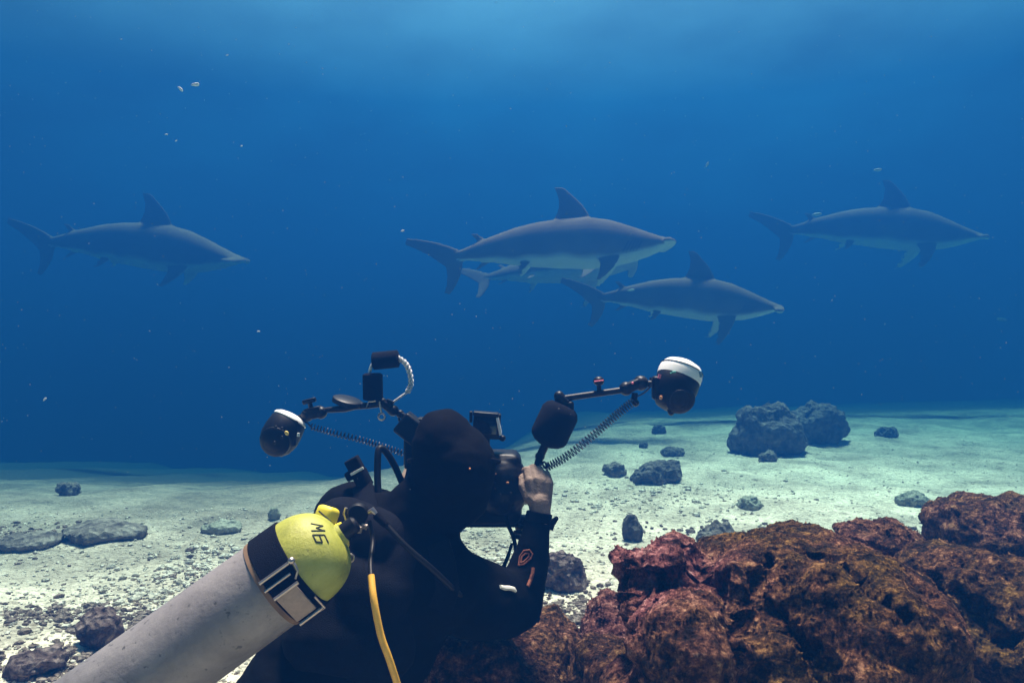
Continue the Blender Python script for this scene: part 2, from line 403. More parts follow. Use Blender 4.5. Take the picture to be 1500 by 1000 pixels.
def boulder(name, label, lobes, voxel, amp, seed, mat, tint=None, base=0.0, turf=0, cracks=(), **kw):
    """lobes: (px, py, depth, rx px, rz px, ry m)"""
    mb = MB()
    for (px, py, d, rx, rz, ry) in lobes: mb.ell(P(px, py, d), (W(rx, d), ry, W(rz, d)), None, 4)
    me = rocky(mb, voxel, amp, seed, **kw)
    if cracks:
        bt = BVHTree.FromPolygons([v.co for v in me.vertices], [list(p.vertices) for p in me.polygons])
        segs = []
        for ln in cracks:
            hs_ = [bt.ray_cast(CAMP, (P(x, y, 1) - CAMP).normalized())[0] for x, y in ln]
            hs_ = [np.array(h) for h in hs_ if h is not None]; segs += list(zip(hs_, hs_[1:]))
        nv = len(me.vertices); co_ = np.empty(nv * 3); no_ = np.empty(nv * 3); me.vertices.foreach_get('co', co_); me.vertex_normals.foreach_get('vector', no_)
        co_ = co_.reshape(-1, 3); no_ = no_.reshape(-1, 3); dm = np.full(nv, 9.0)
        wv = co_ + .012 * np.sin(co_[:, [1, 2, 0]] * 60)
        for a_, b_ in segs:
            ab = b_ - a_; t_ = np.clip(((wv - a_) @ ab) / (ab @ ab), 0, 1); dm = np.minimum(dm, np.linalg.norm(wv - a_ - t_[:, None] * ab, axis=1))
        co_ -= no_ * (.060 * np.exp(-(dm / .017) ** 2) + .018 * np.exp(-(dm / .05) ** 2))[:, None]
        me.vertices.foreach_set('co', co_.ravel()); me.update()
    if mat is M_REEF: set_tint(me, tint or (lambda c: base))
    c = P(*lobes[0][:3]); c.z = float(ground_z(c.x, c.y)); me.transform(Matrix.Translation(-c))
    o = link(name, me, mat); o.location = c
    if turf: turf_on(o, me, turf, seed)
    return tag(o, label, 'rock', kw.get('group'))
pk = [(P(915, 835, 1.62), .13, 1.0), (P(960, 815, 1.62), .13, .9), (P(985, 790, 1.66), .08, .5), (P(925, 880, 1.55), .13, .6), (P(1260, 800, 1.7), .07, .35), (P(1060, 950, 1.3), .10, .2), (P(1440, 960, 1.4), .10, .1)]
def main_tint(c): return min(1, sum(w * math.exp(-((c - p).length / r) ** 2) for p, r, w in pk))
boulder('reef_boulder', 'largest reef boulder, brown and olive, pink crust on its left end', [
    (1150, 950, 1.60, 180, 160, .24), (1245, 935, 1.52, 160, 128, .22), (1180, 845, 1.72, 105, 66, .18),
    (1010, 940, 1.48, 100, 90, .16), (975, 865, 1.66, 78, 62, .14), (990, 808, 1.72, 42, 30, .07), (925, 832, 1.64, 40, 34, .07), (905, 812, 1.66, 22, 20, .05), (930, 880, 1.6, 40, 50, .07), (965, 825, 1.62, 45, 30, .07),
    (1080, 835, 1.74, 70, 52, .12), (1035, 1060, 1.5, 170, 120, .2), (1280, 1150, 1.55, 220, 190, .28)], .0068, .025, 3, M_REEF, main_tint, turf=15000, cracks=[[(1112, 796), (1106, 830), (1112, 865)], [(935, 862), (975, 856), (1010, 846), (1050, 858), (1080, 890), (1092, 935), (1098, 985)], [(1010, 795), (1022, 825), (1045, 850)], [(1190, 800), (1260, 830), (1310, 870), (1330, 905)], [(1130, 900), (1180, 930), (1190, 990)], [(905, 800), (925, 835), (920, 870)]])
boulder('reef_boulder', 'brown reef boulder at the lower right corner, a crevice apart from the largest one', [
    (1480, 960, 1.80, 105, 125, .24), (1420, 875, 1.86, 88, 68, .16), (1372, 838, 1.90, 58, 36, .12), (1500, 880, 1.8, 70, 60, .16), (1500, 1120, 1.75, 140, 160, .3)], .0072, .026, 9, M_REEF, main_tint, turf=6000, cracks=[[(1360, 850), (1420, 880), (1470, 930)]])
boulder('reef_boulder', 'flat topped purplish brown reef boulder rising behind the others at the right edge', [
    (1440, 775, 2.35, 78, 48, .22), (1520, 790, 2.3, 90, 62, .25), (1395, 765, 2.35, 36, 40, .15), (1470, 850, 2.3, 120, 60, .3), (1480, 745, 2.4, 80, 18, .2), (1480, 950, 2.3, 130, 90, .3)], .011, .036, 14, M_REEF, base=.10, turf=5000)
boulder('reef_rock', 'small reddish brown rock wedged between the large boulder and the flat topped one', [
    (1250, 782, 2.05, 30, 15, .08), (1290, 790, 2.05, 45, 24, .1), (1320, 800, 2.1, 38, 24, .1), (1290, 850, 2.05, 60, 50, .14)], .009, .022, 21, M_REEF, base=.22, turf=1800)
boulder('reef_rock', 'broken brown rock the diver leans an elbow on', [
    (740, 985, 1.98, 112, 66, .2), (700, 960, 1.9, 70, 32, .12), (805, 950, 2.05, 50, 48, .16), (650, 985, 1.9, 34, 42, .12), (725, 1080, 2.0, 140, 90, .26), (760, 925, 2.05, 45, 14, .1)], .009, .030, 31, M_REEF, base=.14, turf=5000)
boulder('reef_rock', 'dark purplish rock leaning in the gap left of the pink crusted boulder', [
    (890, 900, 2.05, 26, 34, .09), (880, 925, 2.02, 22, 26, .09), (905, 930, 2.0, 25, 30, .08)], .008, .022, 41, M_REEF, base=.45, turf=1200)
boulder('reef_rock', 'low brown rock at the bottom edge below the leaning purplish one', [
    (890, 975, 1.85, 48, 38, .14), (860, 990, 1.9, 34, 36, .14), (930, 990, 1.8, 34, 44, .12), (895, 1060, 1.85, 80, 60, .16)], .008, .028, 47, M_REEF, base=.06, turf=2500)
def seat(name, label, px, pyb, w, h, mat, seed, depth=None, group=None, n=1, amp=None, tilt=0, flat=.8, boxy=False):
    """a rock standing on the seabed: px centre, py of its foot, pixel width and height"""
    q = gpt(px, pyb); d = q.y; a, hh = W(w, d) / 2, W(h, d)
    mb = MB(); r_ = random.Random(seed)
    ax = (Vector((math.cos(tilt), 0, math.sin(tilt))), Vector((0, 1, 0)), Vector((-math.sin(tilt), 0, math.cos(tilt))))
    mb.ell(q + Vector((0, a * .4, hh * .35)), (a * .97, a * flat, hh * .62), ax, 4)
    if boxy: mb.box(q + Vector((0, a * .4, hh * .38)), (a * 1.6, a * 1.1, hh * .95), (Vector((.96, .25, .10)), Vector((-.25, .96, 0)), Vector((.0, 0, 1))), .38); mb.ell(q + Vector((a * .15, a * .4, hh * .66)), (a * .62, a * .5, hh * .40), None, 4)
    for _ in range(0 if boxy else 3):
        mb.ell(q + Vector((r_.uniform(-.5, .5) * a, a * .4 + r_.uniform(-.3, .3) * a, hh * r_.uniform(.1, .4))), (a * .5, a * .45, hh * .5), ax, 4)
    sz = max(a, hh)
    me = remeshed(mb, max(.006, sz / 26), 2)
    off = Vector((seed, seed * .7, 0)); am = amp or min(a, hh) * .30
    displace(me, lambda c: am * noise.fractal((c + off) / sz * 1.6, .8, 2, 4) - am * .1 * noise.cell(c / sz * 9))
    me.transform(Matrix.Translation(-q)); o = link(name, me, mat); o.location = q
    if mat is M_REEF: set_tint(me, lambda c: .5)
    return tag(o, label, 'rock', group)
seat('boulder', 'big dark grey boulder far back on the sand, larger of the far pair', 1132, 668, 108, 74, M_DARKROCK, 61, flat=.7, amp=.085, boxy=True)
seat('boulder', 'dark boulder standing right behind the biggest far one, at the edge of the blue', 1202, 650, 88, 58, M_DARKROCK, 62, flat=.7, amp=.08, boxy=True)
seat('stone', 'little grey stone at the foot of the far boulder pair', 1127, 676, 28, 15, M_ROCK, 63)
seat('rock', 'long low dark grey rock on the pale sand right of the float arm', 963, 707, 78, 28, M_DARKROCK, 64, tilt=.18)
seat('rock', 'thin dark slab lying behind the long low dark rock', 987, 668, 36, 12, M_DARKROCK, 65)
seat('stone', 'small dark round stone farthest back, under the right strobe', 966, 635, 22, 14, M_DARKROCK, 66)
seat('stone', 'rounded grey stone just left of the long low dark rock', 901, 697, 34, 19, M_ROCK, 67)
seat('stone', 'tiny dark pebble like stone above the rounded grey one', 943, 656, 14, 9, M_DARKROCK, 68)
seat('stone', 'upright grey stone shaped like a fin, behind the pink end of the reef boulder', 926, 792, 33, 38, M_DARKROCK, 69, tilt=.15, flat=.35)
seat('stone', 'small grey green stone on bright sand in the middle right', 1100, 746, 36, 18, M_PALE, 70)
seat('rock', 'pale sandy rock left of the flat topped boulder', 1342, 742, 46, 20, M_PALE, 71)
seat('rock', 'rounded bluish grey rock peeking over the top of the large boulder', 1054, 802, 66, 30, M_ROCK, 72)
seat('rock', 'angular grey brown rock beside the diver\'s raised forearm', 826, 866, 66, 58, M_PURPLE, 73, amp=.03)
seat('stone', 'small grey stone seen through the gap inside the diver\'s bent arm', 718, 846, 22, 22, M_ROCK, 74)
seat('rock', 'faint dark rock near the drop off at the far left', 97, 726, 34, 20, M_ROCK, 75)
seat('rock', 'long smooth dark rock lying on the sand at the left', 142, 790, 124, 20, M_ROCK, 76, tilt=-.03)
seat('rock', 'low crumbly dark rock at the left edge beside the long smooth one', 32, 804, 92, 18, M_ROCK, 77)
seat('rock', 'low grey rock on the sand behind the tank band', 322, 780, 60, 15, M_PALE, 78)
seat('stone', 'little pale stone standing just above the tank band', 399, 762, 18, 20, M_PALE, 79)
seat('rock', 'round pitted purplish rock beside the grey tank at the lower left', 144, 952, 68, 62, M_PURPLE, 80)
seat('rock', 'long dark rock at the bottom left corner of the sand', 40, 992, 88, 30, M_PURPLE, 81, tilt=.3)
seat('stone', 'small dark stone buried in the sand far to the right', 1302, 640, 34, 14, M_DARKROCK, 82)

# ------------------------------------------------------------------ rubble on the sand
def rubble(name, label, cat, mat, n, spots, smin, smax, seed):
    g = np.random.default_rng(seed)
    b2 = bmesh.new(); bmesh.ops.create_icosphere(b2, subdivisions=1, radius=1)
    V = np.array([v.co[:] for v in b2.verts]); Fc = np.array([[v.index for v in f.verts] for f in b2.faces]); b2.free()
    if spots is None:
        py = 600 + 420 * g.random(n) ** .75; px = g.uniform(-80, 1580, n)
        d = 1100 / (py - 497); X = (px - 750) / 1100 * d; Y = d
        keep = (Y < edge_y(X) - .05); X, Y = X[keep], Y[keep]
    else:
        X = []; Y = []
        for (px, py, sx, sy, m) in spots:
            q = g.normal(size=(m, 2)); ppx = px + q[:, 0] * sx; ppy = np.maximum(py + q[:, 1] * sy, 620)
            d = 1100 / (ppy - 500); X.append((ppx - 750) / 1100 * d); Y.append(d)
        X = np.concatenate(X); Y = np.concatenate(Y)
    m = len(X); s = smin + (smax - smin) * g.random(m) ** 3
    ax = g.uniform(.6, 1.5, (m, 3)) * np.array([1, 1, .6]); th = g.uniform(0, 6.28, m)
    jit = 1 + .35 * g.standard_normal((m, len(V), 1)) * .6
    pts = V[None] * jit * ax[:, None] * s[:, None, None]
    c, s_ = np.cos(th)[:, None], np.sin(th)[:, None]
    x = pts[..., 0] * c - pts[..., 1] * s_; y = pts[..., 0] * s_ + pts[..., 1] * c
    z = pts[..., 2] + (ground_z(X, Y) + s * .25)[:, None]
    pts = np.stack([x + X[:, None], y + Y[:, None], z], -1).reshape(-1, 3)
    f = (Fc[None] + (np.arange(m) * len(V))[:, None, None]).reshape(-1, 3)
    me = bpy.data.meshes.new(name); me.vertices.add(len(pts)); me.vertices.foreach_set('co', pts.ravel())
    me.loops.add(f.size); me.loops.foreach_set('vertex_index', f.ravel()); me.polygons.add(len(f))
    me.polygons.foreach_set('loop_start', np.arange(len(f)) * 3); me.polygons.foreach_set('loop_total', np.full(len(f), 3)); me.update()
    tag(link(name, me, mat, smooth=False), label, cat, kind='stuff')
rubble('coral_rubble', 'pale broken coral rubble scattered all over the sand', 'rubble', M_RUB_L, 15000, None, .0025, .010, 5)
rubble('stone_rubble', 'dark bits of stone and weed scattered over the sand', 'rubble', M_RUB_D, 1500, None, .0025, .011, 6)
rubble('rubble_patch', 'dark rubble patches at the lower left and among the reef rocks', 'rubble', M_RUB_D, 0,
       [(110, 903, 90, 12, 600), (230, 900, 40, 12, 150), (35, 975, 50, 14, 300), (150, 985, 60, 12, 250), (60, 790, 60, 10, 250), (850, 905, 40, 12, 350), (870, 950, 40, 25, 250), (1040, 790, 90, 12, 250), (300, 850, 40, 25, 120), (820, 860, 30, 15, 120), (1350, 800, 40, 12, 200)], .004, .018, 8)
rubble('rubble_mound', 'pale lumps of coral gravel near the tank and under the camera', 'rubble', M_RUB_L, 0,
       [(330, 830, 60, 25, 500), (720, 820, 50, 25, 350), (230, 870, 60, 22, 400), (650, 800, 60, 25, 300), (960, 730, 90, 16, 350)], .005, .020, 9)

# ------------------------------------------------------------------ sharks
k = N('shark_skin', .95, .05); at = k.n('ShaderNodeAttribute', attribute_name='belly'); co = k.co()
sp_ = k.n('ShaderNodeSeparateColor'); k.t.links.new(at.outputs['Color'], sp_.inputs[0])
back = k.ramp(k.noise(co, 6, 5, .6), [(.3, (.175, .100, .080)), (.7, (.255, .150, .122))])
k.col(k.mix(k.math('MULTIPLY', sp_.outputs[1], .7), k.mix(sp_.outputs[0], back, (.85, .66, .56)), (.03, .02, .02))); M_SHARK = k.m
def sec(mb, rings, n=24):
    R_ = [[mb.bm.verts.new(p) for p in r] for r in rings]
    for a, b in zip(R_, R_[1:]):
        for k in range(n): mb.bm.faces.new((a[k], a[(k + 1) % n], b[(k + 1) % n], b[k]))
    mb.bm.faces.new(R_[0][::-1]); mb.bm.faces.new(R_[-1])
def foil(mb, root, tip, c0, c1, t0, chord_dir, normal, sweep=.0, m=7, bulge=0):
    """lofted fin: root/tip = leading edge points; chord runs along chord_dir"""
    rings = []; n = 14
    for i in range(m + 1):
        u = i / m; le = Vector(root).lerp(Vector(tip), u) + Vector(chord_dir) * (sweep * (u * (1 - u)))
        ch = c0 + (c1 - c0) * (u ** .8) ; th = t0 * (1 - .8 * u)
        ring = []
        for j in range(n):
            a = 2 * math.pi * j / n; s_ = .5 - .5 * math.cos(a)
            ring.append(le + Vector(chord_dir) * (ch * s_) + Vector(normal) * (th * .5 * math.sin(a) * (1.15 - s_)))
        rings.append(ring)
    sec(mb, rings, n)
def shark_mesh(arch=0.0, pec=(.14, -.16), bend=0.0):
    st = [(-.03, .006, -.03, .012), (0, .010, -.040, .016), (.05, .028, -.044, .022), (.13, .058, -.055, .038), (.26, .098, -.080, .060), (.36, .118, -.092, .072), (.47, .130, -.102, .083),
          (.60, .134, -.108, .090), (.70, .118, -.100, .088), (.79, .088, -.082, .076), (.87, .058, -.056, .064), (.93, .036, -.030, .060), (.97, .024, -.010, .058), (.995, .014, .002, .045)]
    mb = MB(); rings = []; n = 28
    for x, t, b, w in st:
        zc, hz = (t + b) / 2, (t - b) / 2; ring = []
        for j in range(n):
            a = 2 * math.pi * j / n; ca, sa = math.cos(a), math.sin(a)
            ring.append(Vector((x, w * math.copysign(abs(ca) ** .9, ca), zc + hz * sa)))
        rings.append(ring)
    sec(mb, rings, n)
    # hammer: swept wing across the snout
    for sd_ in (-1, 1):
        rg = []
        for i in range(8):
            u = i / 7; y = sd_ * (.005 + .130 * u); lx = 1.0 - .035 * u * u; ch = .075 - .030 * u; th = .034 - .012 * u + (.008 if i >= 6 else 0); zc = .008 - .012 * u
            if i == 7: th *= .6; ch *= .8
            rg.append([Vector((lx - ch * (.5 - .5 * math.cos(2 * math.pi * j / 14)), y, zc + th * .5 * math.sin(2 * math.pi * j / 14))) for j in range(14)])
        sec(mb, rg, 14)
    X, Y, Z = Vector((1, 0, 0)), Vector((0, 1, 0)), Vector((0, 0, 1))
    foil(mb, (.620, 0, .10), (.488, 0, .280), .215, .045, .030, -X, Y, sweep=-.10)           # first dorsal
    foil(mb, (.13, 0, .045), (.075, 0, .085), .055, .03, .012, -X, Y)                      # second dorsal
    foil(mb, (.16, 0, -.045), (.085, 0, -.088), .06, .025, .012, -X, Y)                    # anal fin
    foil(mb, (.02, 0, .0), (-.255, 0, .090), .130, .035, .026, Vector((-.35, 0, -.94)).normalized(), Y, sweep=-.05)   # tail, upper lobe
    foil(mb, (.012, 0, -.02), (-.055, 0, -.195), .120, .030, .022, Vector((-.97, 0, .22)).normalized(), Y, sweep=-.08)  # lower lobe
    for sd_ in (-1, 1):
        foil(mb, (.74, sd_ * .06, -.055), (.645, sd_ * (.06 + pec[0]), -.055 + pec[1]), .125, .045, .026, -X, Vector((0, sd_ * .7, .7)), sweep=-.06)   # pectoral
        foil(mb, (.335, sd_ * .035, -.065), (.265, sd_ * .085, -.135), .075, .02, .016, -X, Vector((0, sd_ * .7, .7)), sweep=-.03)                   # pelvic
    me = remeshed(mb, .0062, 4, .5)
    nv = len(me.vertices); no = np.empty(nv * 3); cc = np.empty(nv * 3)
    me.vertex_normals.foreach_get('vector', no); me.vertices.foreach_get('co', cc); no = no.reshape(-1, 3); cc = cc.reshape(-1, 3)
    zb = np.interp(cc[:, 0], [s_[0] for s_ in st], [s_[2] for s_ in st]); zt = np.interp(cc[:, 0], [s_[0] for s_ in st], [s_[1] for s_ in st])
    rel = (cc[:, 2] - zb) / (zt - zb)
    wob = .02 * np.sin(cc[:, 0] * 17) + .015 * np.sin(cc[:, 0] * 41 + 1)
    bl = np.clip((.27 + .14 * np.clip((cc[:, 0] - .78) / .15, 0, 1) - .12 * np.clip((.3 - cc[:, 0]) / .3, 0, 1) + wob - rel) / .13, 0, 1) * np.clip((-no[:, 2] + .1) / .3, 0, 1)
    bl *= (cc[:, 0] > -.02)
    ab = np.abs(cc[:, 1]); wid = np.interp(cc[:, 0], [s_[0] for s_ in st], [s_[3] for s_ in st])
    outer = np.clip((-.03 - (rel - 0)) / .08, 0, 1) * (cc[:, 0] < .9)
    inner = np.clip((-no[:, 2] * 1.0 - np.sign(cc[:, 1]) * no[:, 1] * 1.0) / .4, 0, 1)
    bl = np.where((rel < -.03) & (cc[:, 0] > .2), inner, bl)
    bl = np.where((rel < -.03) & (cc[:, 0] < .2), 0, bl)
    ca = me.color_attributes.new('belly', 'FLOAT_COLOR', 'POINT'); buf = np.ones((nv, 4)); buf[:, 0] = bl; buf[:, 1] = sum(np.exp(-((cc[:, 0] - gx - .10 * (rel - .4)) / .0035) ** 2) for gx in (.765, .78, .795, .81, .825)) * ((rel > .22) & (rel < .52)); ca.data.foreach_set('color', buf.ravel())
    for i in range(nv):
        x = cc[i, 0]; cc[i, 2] += arch * (.25 - (x - .5) ** 2); cc[i, 1] += bend * math.sin((x - .5) * 3.0)
    me.vertices.foreach_set('co', cc.ravel()); me.update(); return me
SH = [shark_mesh(.03, (.06, -.12), .03), shark_mesh(.05, (.09, -.15), -.05), shark_mesh(.02, (.10, -.17), -.02)]
def shark(label, i, tailpx, snoutpx, d, d2=None, roll=0):
    """tailpx: the tail stalk, snoutpx: the tip of the head"""
    a = P(*tailpx, d); b = P(*snoutpx, d2 or d); L = (b - a).length
    x = (b - a).normalized(); y = Vector((0, 0, 1)).cross(x).normalized(); z = x.cross(y)
    M = Matrix((x, y, z)).transposed().to_4x4(); M = Matrix.Translation(a) @ M @ Matrix.Rotation(roll, 4, 'X') @ Matrix.Scale(L, 4)
    o = bpy.data.objects.new('hammerhead_shark', SH[i]); COL.objects.link(o); o.matrix_world = M
    if not SH[i].materials: SH[i].materials.append(M_SHARK); SH[i].polygons.foreach_set('use_smooth', [True] * len(SH[i].polygons))
    return tag(o, label, 'shark', 'hammerhead sharks swimming to the right over the drop off')
shark('nearest and clearest hammerhead shark, with tall dorsal fin, mid picture', 0, (676, 371), (992, 356), 8.2, 8.0, R(-3))
shark('hammerhead shark at the far left, tail reaching the left edge', 0, (84, 350), (356, 384), 10.4, 10.2, R(6))
shark('faint hammerhead shark swimming at the far right', 1, (1166, 332), (1434, 350), 11.2, 11.0, R(5))
shark('lowest hammerhead shark, above the right strobe, one pale fin hanging down', 2, (886, 432), (1146, 452), 9.6, 9.4, R(8))
shark('half hidden pale hammerhead shark directly under the nearest one', 2, (716, 400), (935, 388), 10.6, 10.3, R(-34))

# ------------------------------------------------------------------ small fish, bubbles, drifting specks
fm = MB(); fm.ell((0, 0, 0), (.5, .09, .16), None, 3)
foil(fm, (-.40, 0, 0), (-.62, 0, .16), .10, .05, .02, Vector((-1, 0, 0)), Vector((0, 1, 0)))
foil(fm, (-.40, 0, 0), (-.62, 0, -.16), .10, .05, .02, Vector((-1, 0, 0)), Vector((0, 1, 0)))
fme = fm.mesh('small_fish'); fme.materials.append(simple('silver_scales', (.45, .45, .44), .5, .1, .3, .1, 20))
for (px, py, d, L, an, lab) in [(1197, 314, 8.0, .10, .12, 'tiny silver fish beside the tail of the far right shark'), (925, 425, 7.6, .07, .15, 'tiny silver fish over the back of the lowest shark'),
                                (571, 480, 9, .04, .6, None), (1036, 241, 6, .05, 1.1, 'small dim fish above the right half of the middle shark'), (1286, 249, 7, .08, .1, 'small dim fish above the far right shark\'s fin'), (1468, 468, 12, .16, -.1, 'small dark fish near the right edge over the sand')]:
    if not lab: continue
    o = bpy.data.objects.new('small_fish', fme); COL.objects.link(o); o.location = P(px, py, d); o.rotation_euler = (0, -an, 0); o.scale = (L, L, L)
    tag(o, lab, 'fish', 'small fish swimming near the sharks')
M_BUB = simple('white_fleck', (.60, .62, .66), .9, 0, .1, .3, 3)
b2 = MB(); b2.ell((0, 0, 0), (1, .5, .36), None, 3)
for v in b2.bm.verts: v.co *= 1 + .5 * noise.noise(v.co * 1.7 + Vector((4, 2, 1)))
bme = b2.mesh('bubble'); bme.materials.append(M_BUB); bme.polygons.foreach_set('use_smooth', [True] * len(bme.polygons))
for (px, py, r_, an, lab) in [(287, 124, 6.5, .3, 'largest white drifting fleck, right one of the pair at the upper left'), (265, 131, 5, -.6, 'white drifting fleck, left one of the pair at the upper left'), (333, 81, 2.2, .5, 'lone white fleck above and right of the drifting pair'),
                              (244, 197, 2.4, .2, 'small white fleck, left one of two side by side below the pair'), (258, 206, 2.0, .6, 'small white fleck, right one of two side by side below the pair'), (354, 214, 2.0, .3, 'lone white fleck level with the lower two, nearer the middle'),
                              (590, 338, 3, .4, 'white fleck just off the tail tip of the middle shark'), (379, 485, 2.4, .3, 'white fleck in the dark water above the left strobe'), (66, 584, 3.2, .9, 'white fleck at the left over the drop off'), (178, 58, 1.6, 0, 'faint white fleck near the top left corner')]:
    o = bpy.data.objects.new('drifting_fleck', bme); COL.objects.link(o); o.location = P(px, py, 2.5); s_ = W(r_, 2.5); o.scale = (s_, s_, s_); o.rotation_euler = (0, -an, .3)
    tag(o, lab, 'fleck', 'white flecks drifting in the water')
g = np.random.default_rng(3); mb = MB()
for _ in range(1300):
    d = g.uniform(1.2, 6.5); p = P(g.uniform(-60, 1560), g.uniform(-40, 720), d)
    if p.z < .15: continue
    r_ = W(g.uniform(.2, .75), d) ; mb.ell(p, (r_ * g.uniform(.8, 1.6), r_, r_), None, 1)
mb.part('suspended_particles', simple('plankton', (.20, .24, .28), .7), None, label='fine pale specks suspended throughout the water', cat='particles', kind='stuff')

# ------------------------------------------------------------------ scuba tank
B, A = P(408, 848, 1.46), P(20, 1128, 1.36)
ax = (B - A).normalized(); TR = W(67, 1.46)
X_, Y_, Z_ = frame(ax)
tank = empty('scuba_tank', A - ax * .0, label='scuba tank with grey body and scuffed yellow painted shoulder, strapped to the diver\'s back', cat='scuba tank')
mb = MB(); Lb = (B - A).length
prof = [(0, 0), (.0, TR * .75), (.01, TR * .9), (.03, TR)] + [(t, TR) for t in np.linspace(.06, Lb + .056, 12)]
mb.lathe(A, ax, prof, 96).part('cylinder', M_TANK, tank)
mb = MB(); h0 = Lb + .056
prof = [(h0 - .004, TR + .0006)] + [(h0 + .086 * math.sin(a), (TR + .0006) * math.cos(a) ** .72) for a in [math.pi / 2 * k / 26 for k in range(1, 25)]]
prof = prof[:-1] + [(prof[-1][0], .022), (prof[-1][0] + .008, .02)]
sh = mb.lathe(A, ax, prof, 96).part('shoulder', M_YEL, tank, sharp=60)
def bvh_of(o):
    me = o.data; mw = o.matrix_world
    bpy.context.view_layer.update(); mw = o.matrix_world
    return BVHTree.FromPolygons([mw @ v.co for v in me.vertices], [list(p.vertices) for p in me.polygons])
CAMP = Vector((0, 0, CAMZ))
def on_surface(bv, px, py, off=.001):
    dr = (P(px, py, 1) - CAMP).normalized(); h = bv.ray_cast(CAMP, dr)
    if h[0] is None: return None
    return h[0] + h[1] * off if h[1].dot(dr) < 0 else h[0] - h[1] * off
bv = bvh_of(sh)
mb = MB()
for ln in [[(455, 766.5), (473, 770)], [(473, 770), (463, 773)], [(463, 773), (475, 777)], [(456, 777), (476, 777)],
           [(458, 783), (463, 793)], [(463, 793), (472, 794)], [(472, 794), (468, 784.5)], [(458, 783), (475, 783)], [(475, 783), (481, 795)]]:
    pts = []
    for t in np.linspace(0, 1, 8):
        q = on_surface(bv, ln[0][0] + (ln[1][0] - ln[0][0]) * t, ln[0][1] + (ln[1][1] - ln[0][1]) * t, .0002)
        if q: pts.append(q)
    if len(pts) > 1: mb.tube(pts, .0015, 6)
mb.part('lettering', M_INK, tank)
# webbing band
mb = MB()
wb = .058; hb = Lb - .004
mb.lathe(A, ax, [(hb - .001, TR - .001), (hb, TR + .005), (hb + wb, TR + .005), (hb + wb + .001, TR - .001)], 96)
band = mb.part('tank_band', M_STRAP, tank)
mb = MB()       # padded sleeve edge showing proud on the far side
mb.lathe(A, ax, [(hb - .012, TR - .001), (hb - .011, TR + .0025), (hb - .002, TR + .0025), (hb - .001, TR - .001)], 96)
mb.part('band_lining', simple('tan_rubber', (.16, .10, .055), .8), tank)
bvb = bvh_of(band)
def buck(px, py):                       # local frame on the band at a pixel
    q = on_surface(bvb, px, py, 0.0); rel = q - A; n_ = (rel - ax * rel.dot(ax)).normalized(); return q, n_, ax.cross(n_).normalized()
q, n_, t_ = buck(436, 878)
if t_.z > 0: t_ = -t_
AXB = (ax, t_, n_)
buckle = MB().box(q + n_ * .007 - ax * .004, (.042, .068, .005), AXB, .25).part('buckle', M_STEEL, tank)
mb = MB()
for s_ in (1,): mb.tube([q + n_ * .009 + ax * (s_ * .028) + t_ * .010, q + n_ * .009 + ax * (s_ * .028) + t_ * .044, q + n_ * .009 + ax * (s_ * .018) + t_ * .044], .0022, 8)
mb.tube([q + n_ * .009 + ax * .028 + t_ * .040, q + n_ * .011 + t_ * .040 + ax * .020], .0022, 8); mb.tube([q + n_ * .011 + t_ * .040 - ax * .024, q + n_ * .011 + t_ * .040 + ax * .022], .0035, 8)
mb.part('buckle_frame', M_CHROME, buckle)
MB().tube([q + n_ * .011 - t_ * .038 - ax * .026, q + n_ * .011 - t_ * .038 + ax * .024], .0035, 8).part('hinge_pin', M_CHROME, buckle)
q2, n2_, t2_ = buck(404, 838)
mb = MB(); c0_ = q2 - ax * ((q2 - A).dot(ax) - (hb + wb / 2))
ctr = A + ax * (hb + wb / 2)
def around(q, dth, off): 
    r0 = (q - A) - ax * (q - A).dot(ax); return Quaternion(ax, dth) @ r0 * ((TR + off) / r0.length)
sg = 1 if (Quaternion(ax, .2) @ n2_).z < n2_.z else -1
pts = [ctr - ax * .034 + around(q2, 0, .008), ctr + ax * .034 + around(q2, 0, .008)]
mb.tube(pts, .0034, 8)
mb.tube([ctr + ax * .034 + around(q2, 0, .008), ctr + ax * .036 + around(q2, sg * .10, .010), ctr + ax * .034 + around(q2, sg * .22, .010), ctr + ax * .022 + around(q2, sg * .32, .008)], .0022, 8)
mb.tube([ctr - ax * .034 + around(q2, sg * .18, .008), ctr + ax * .020 + around(q2, sg * .18, .008)], .003, 8)
mb.ell(ctr + ax * .034 + around(q2, 0, .009), .007)
mb.part('strap_slide', M_CHROME, tank)
# valve
VT = A + ax * (h0 + .080)
mb = MB().lathe(VT - ax * .01, ax, [(0, .022), (.012, .022), (.014, .017), (.05, .017), (.055, .012), (.056, 0)], 28)
valve = mb.part('valve', M_BLK, tank)
kn = P(479, 754, 1.55)
# ------------------------------------------------------------------ yellow knob cover, second valve knob
axk = (P(492, 760, 1.54) - P(466, 752, 1.56)).normalized(); fx = frame(axk, Vector((0, -1, .3)))
ky = MB().box(kn, (.036, .036, .042), (fx[0], fx[1], fx[2]), .28).part('valve_guard', M_YPL, tank)
MB().tube([P(467, 748, 1.525), P(485, 764, 1.518)], .0018, 6).part('slot', M_INK, ky)
MB().tube([P(492, 768, 1.56), P(498, 782, 1.56), P(508, 800, 1.57)], [.012, .018, .006], 10).part('valve_neck', M_YPL, tank)

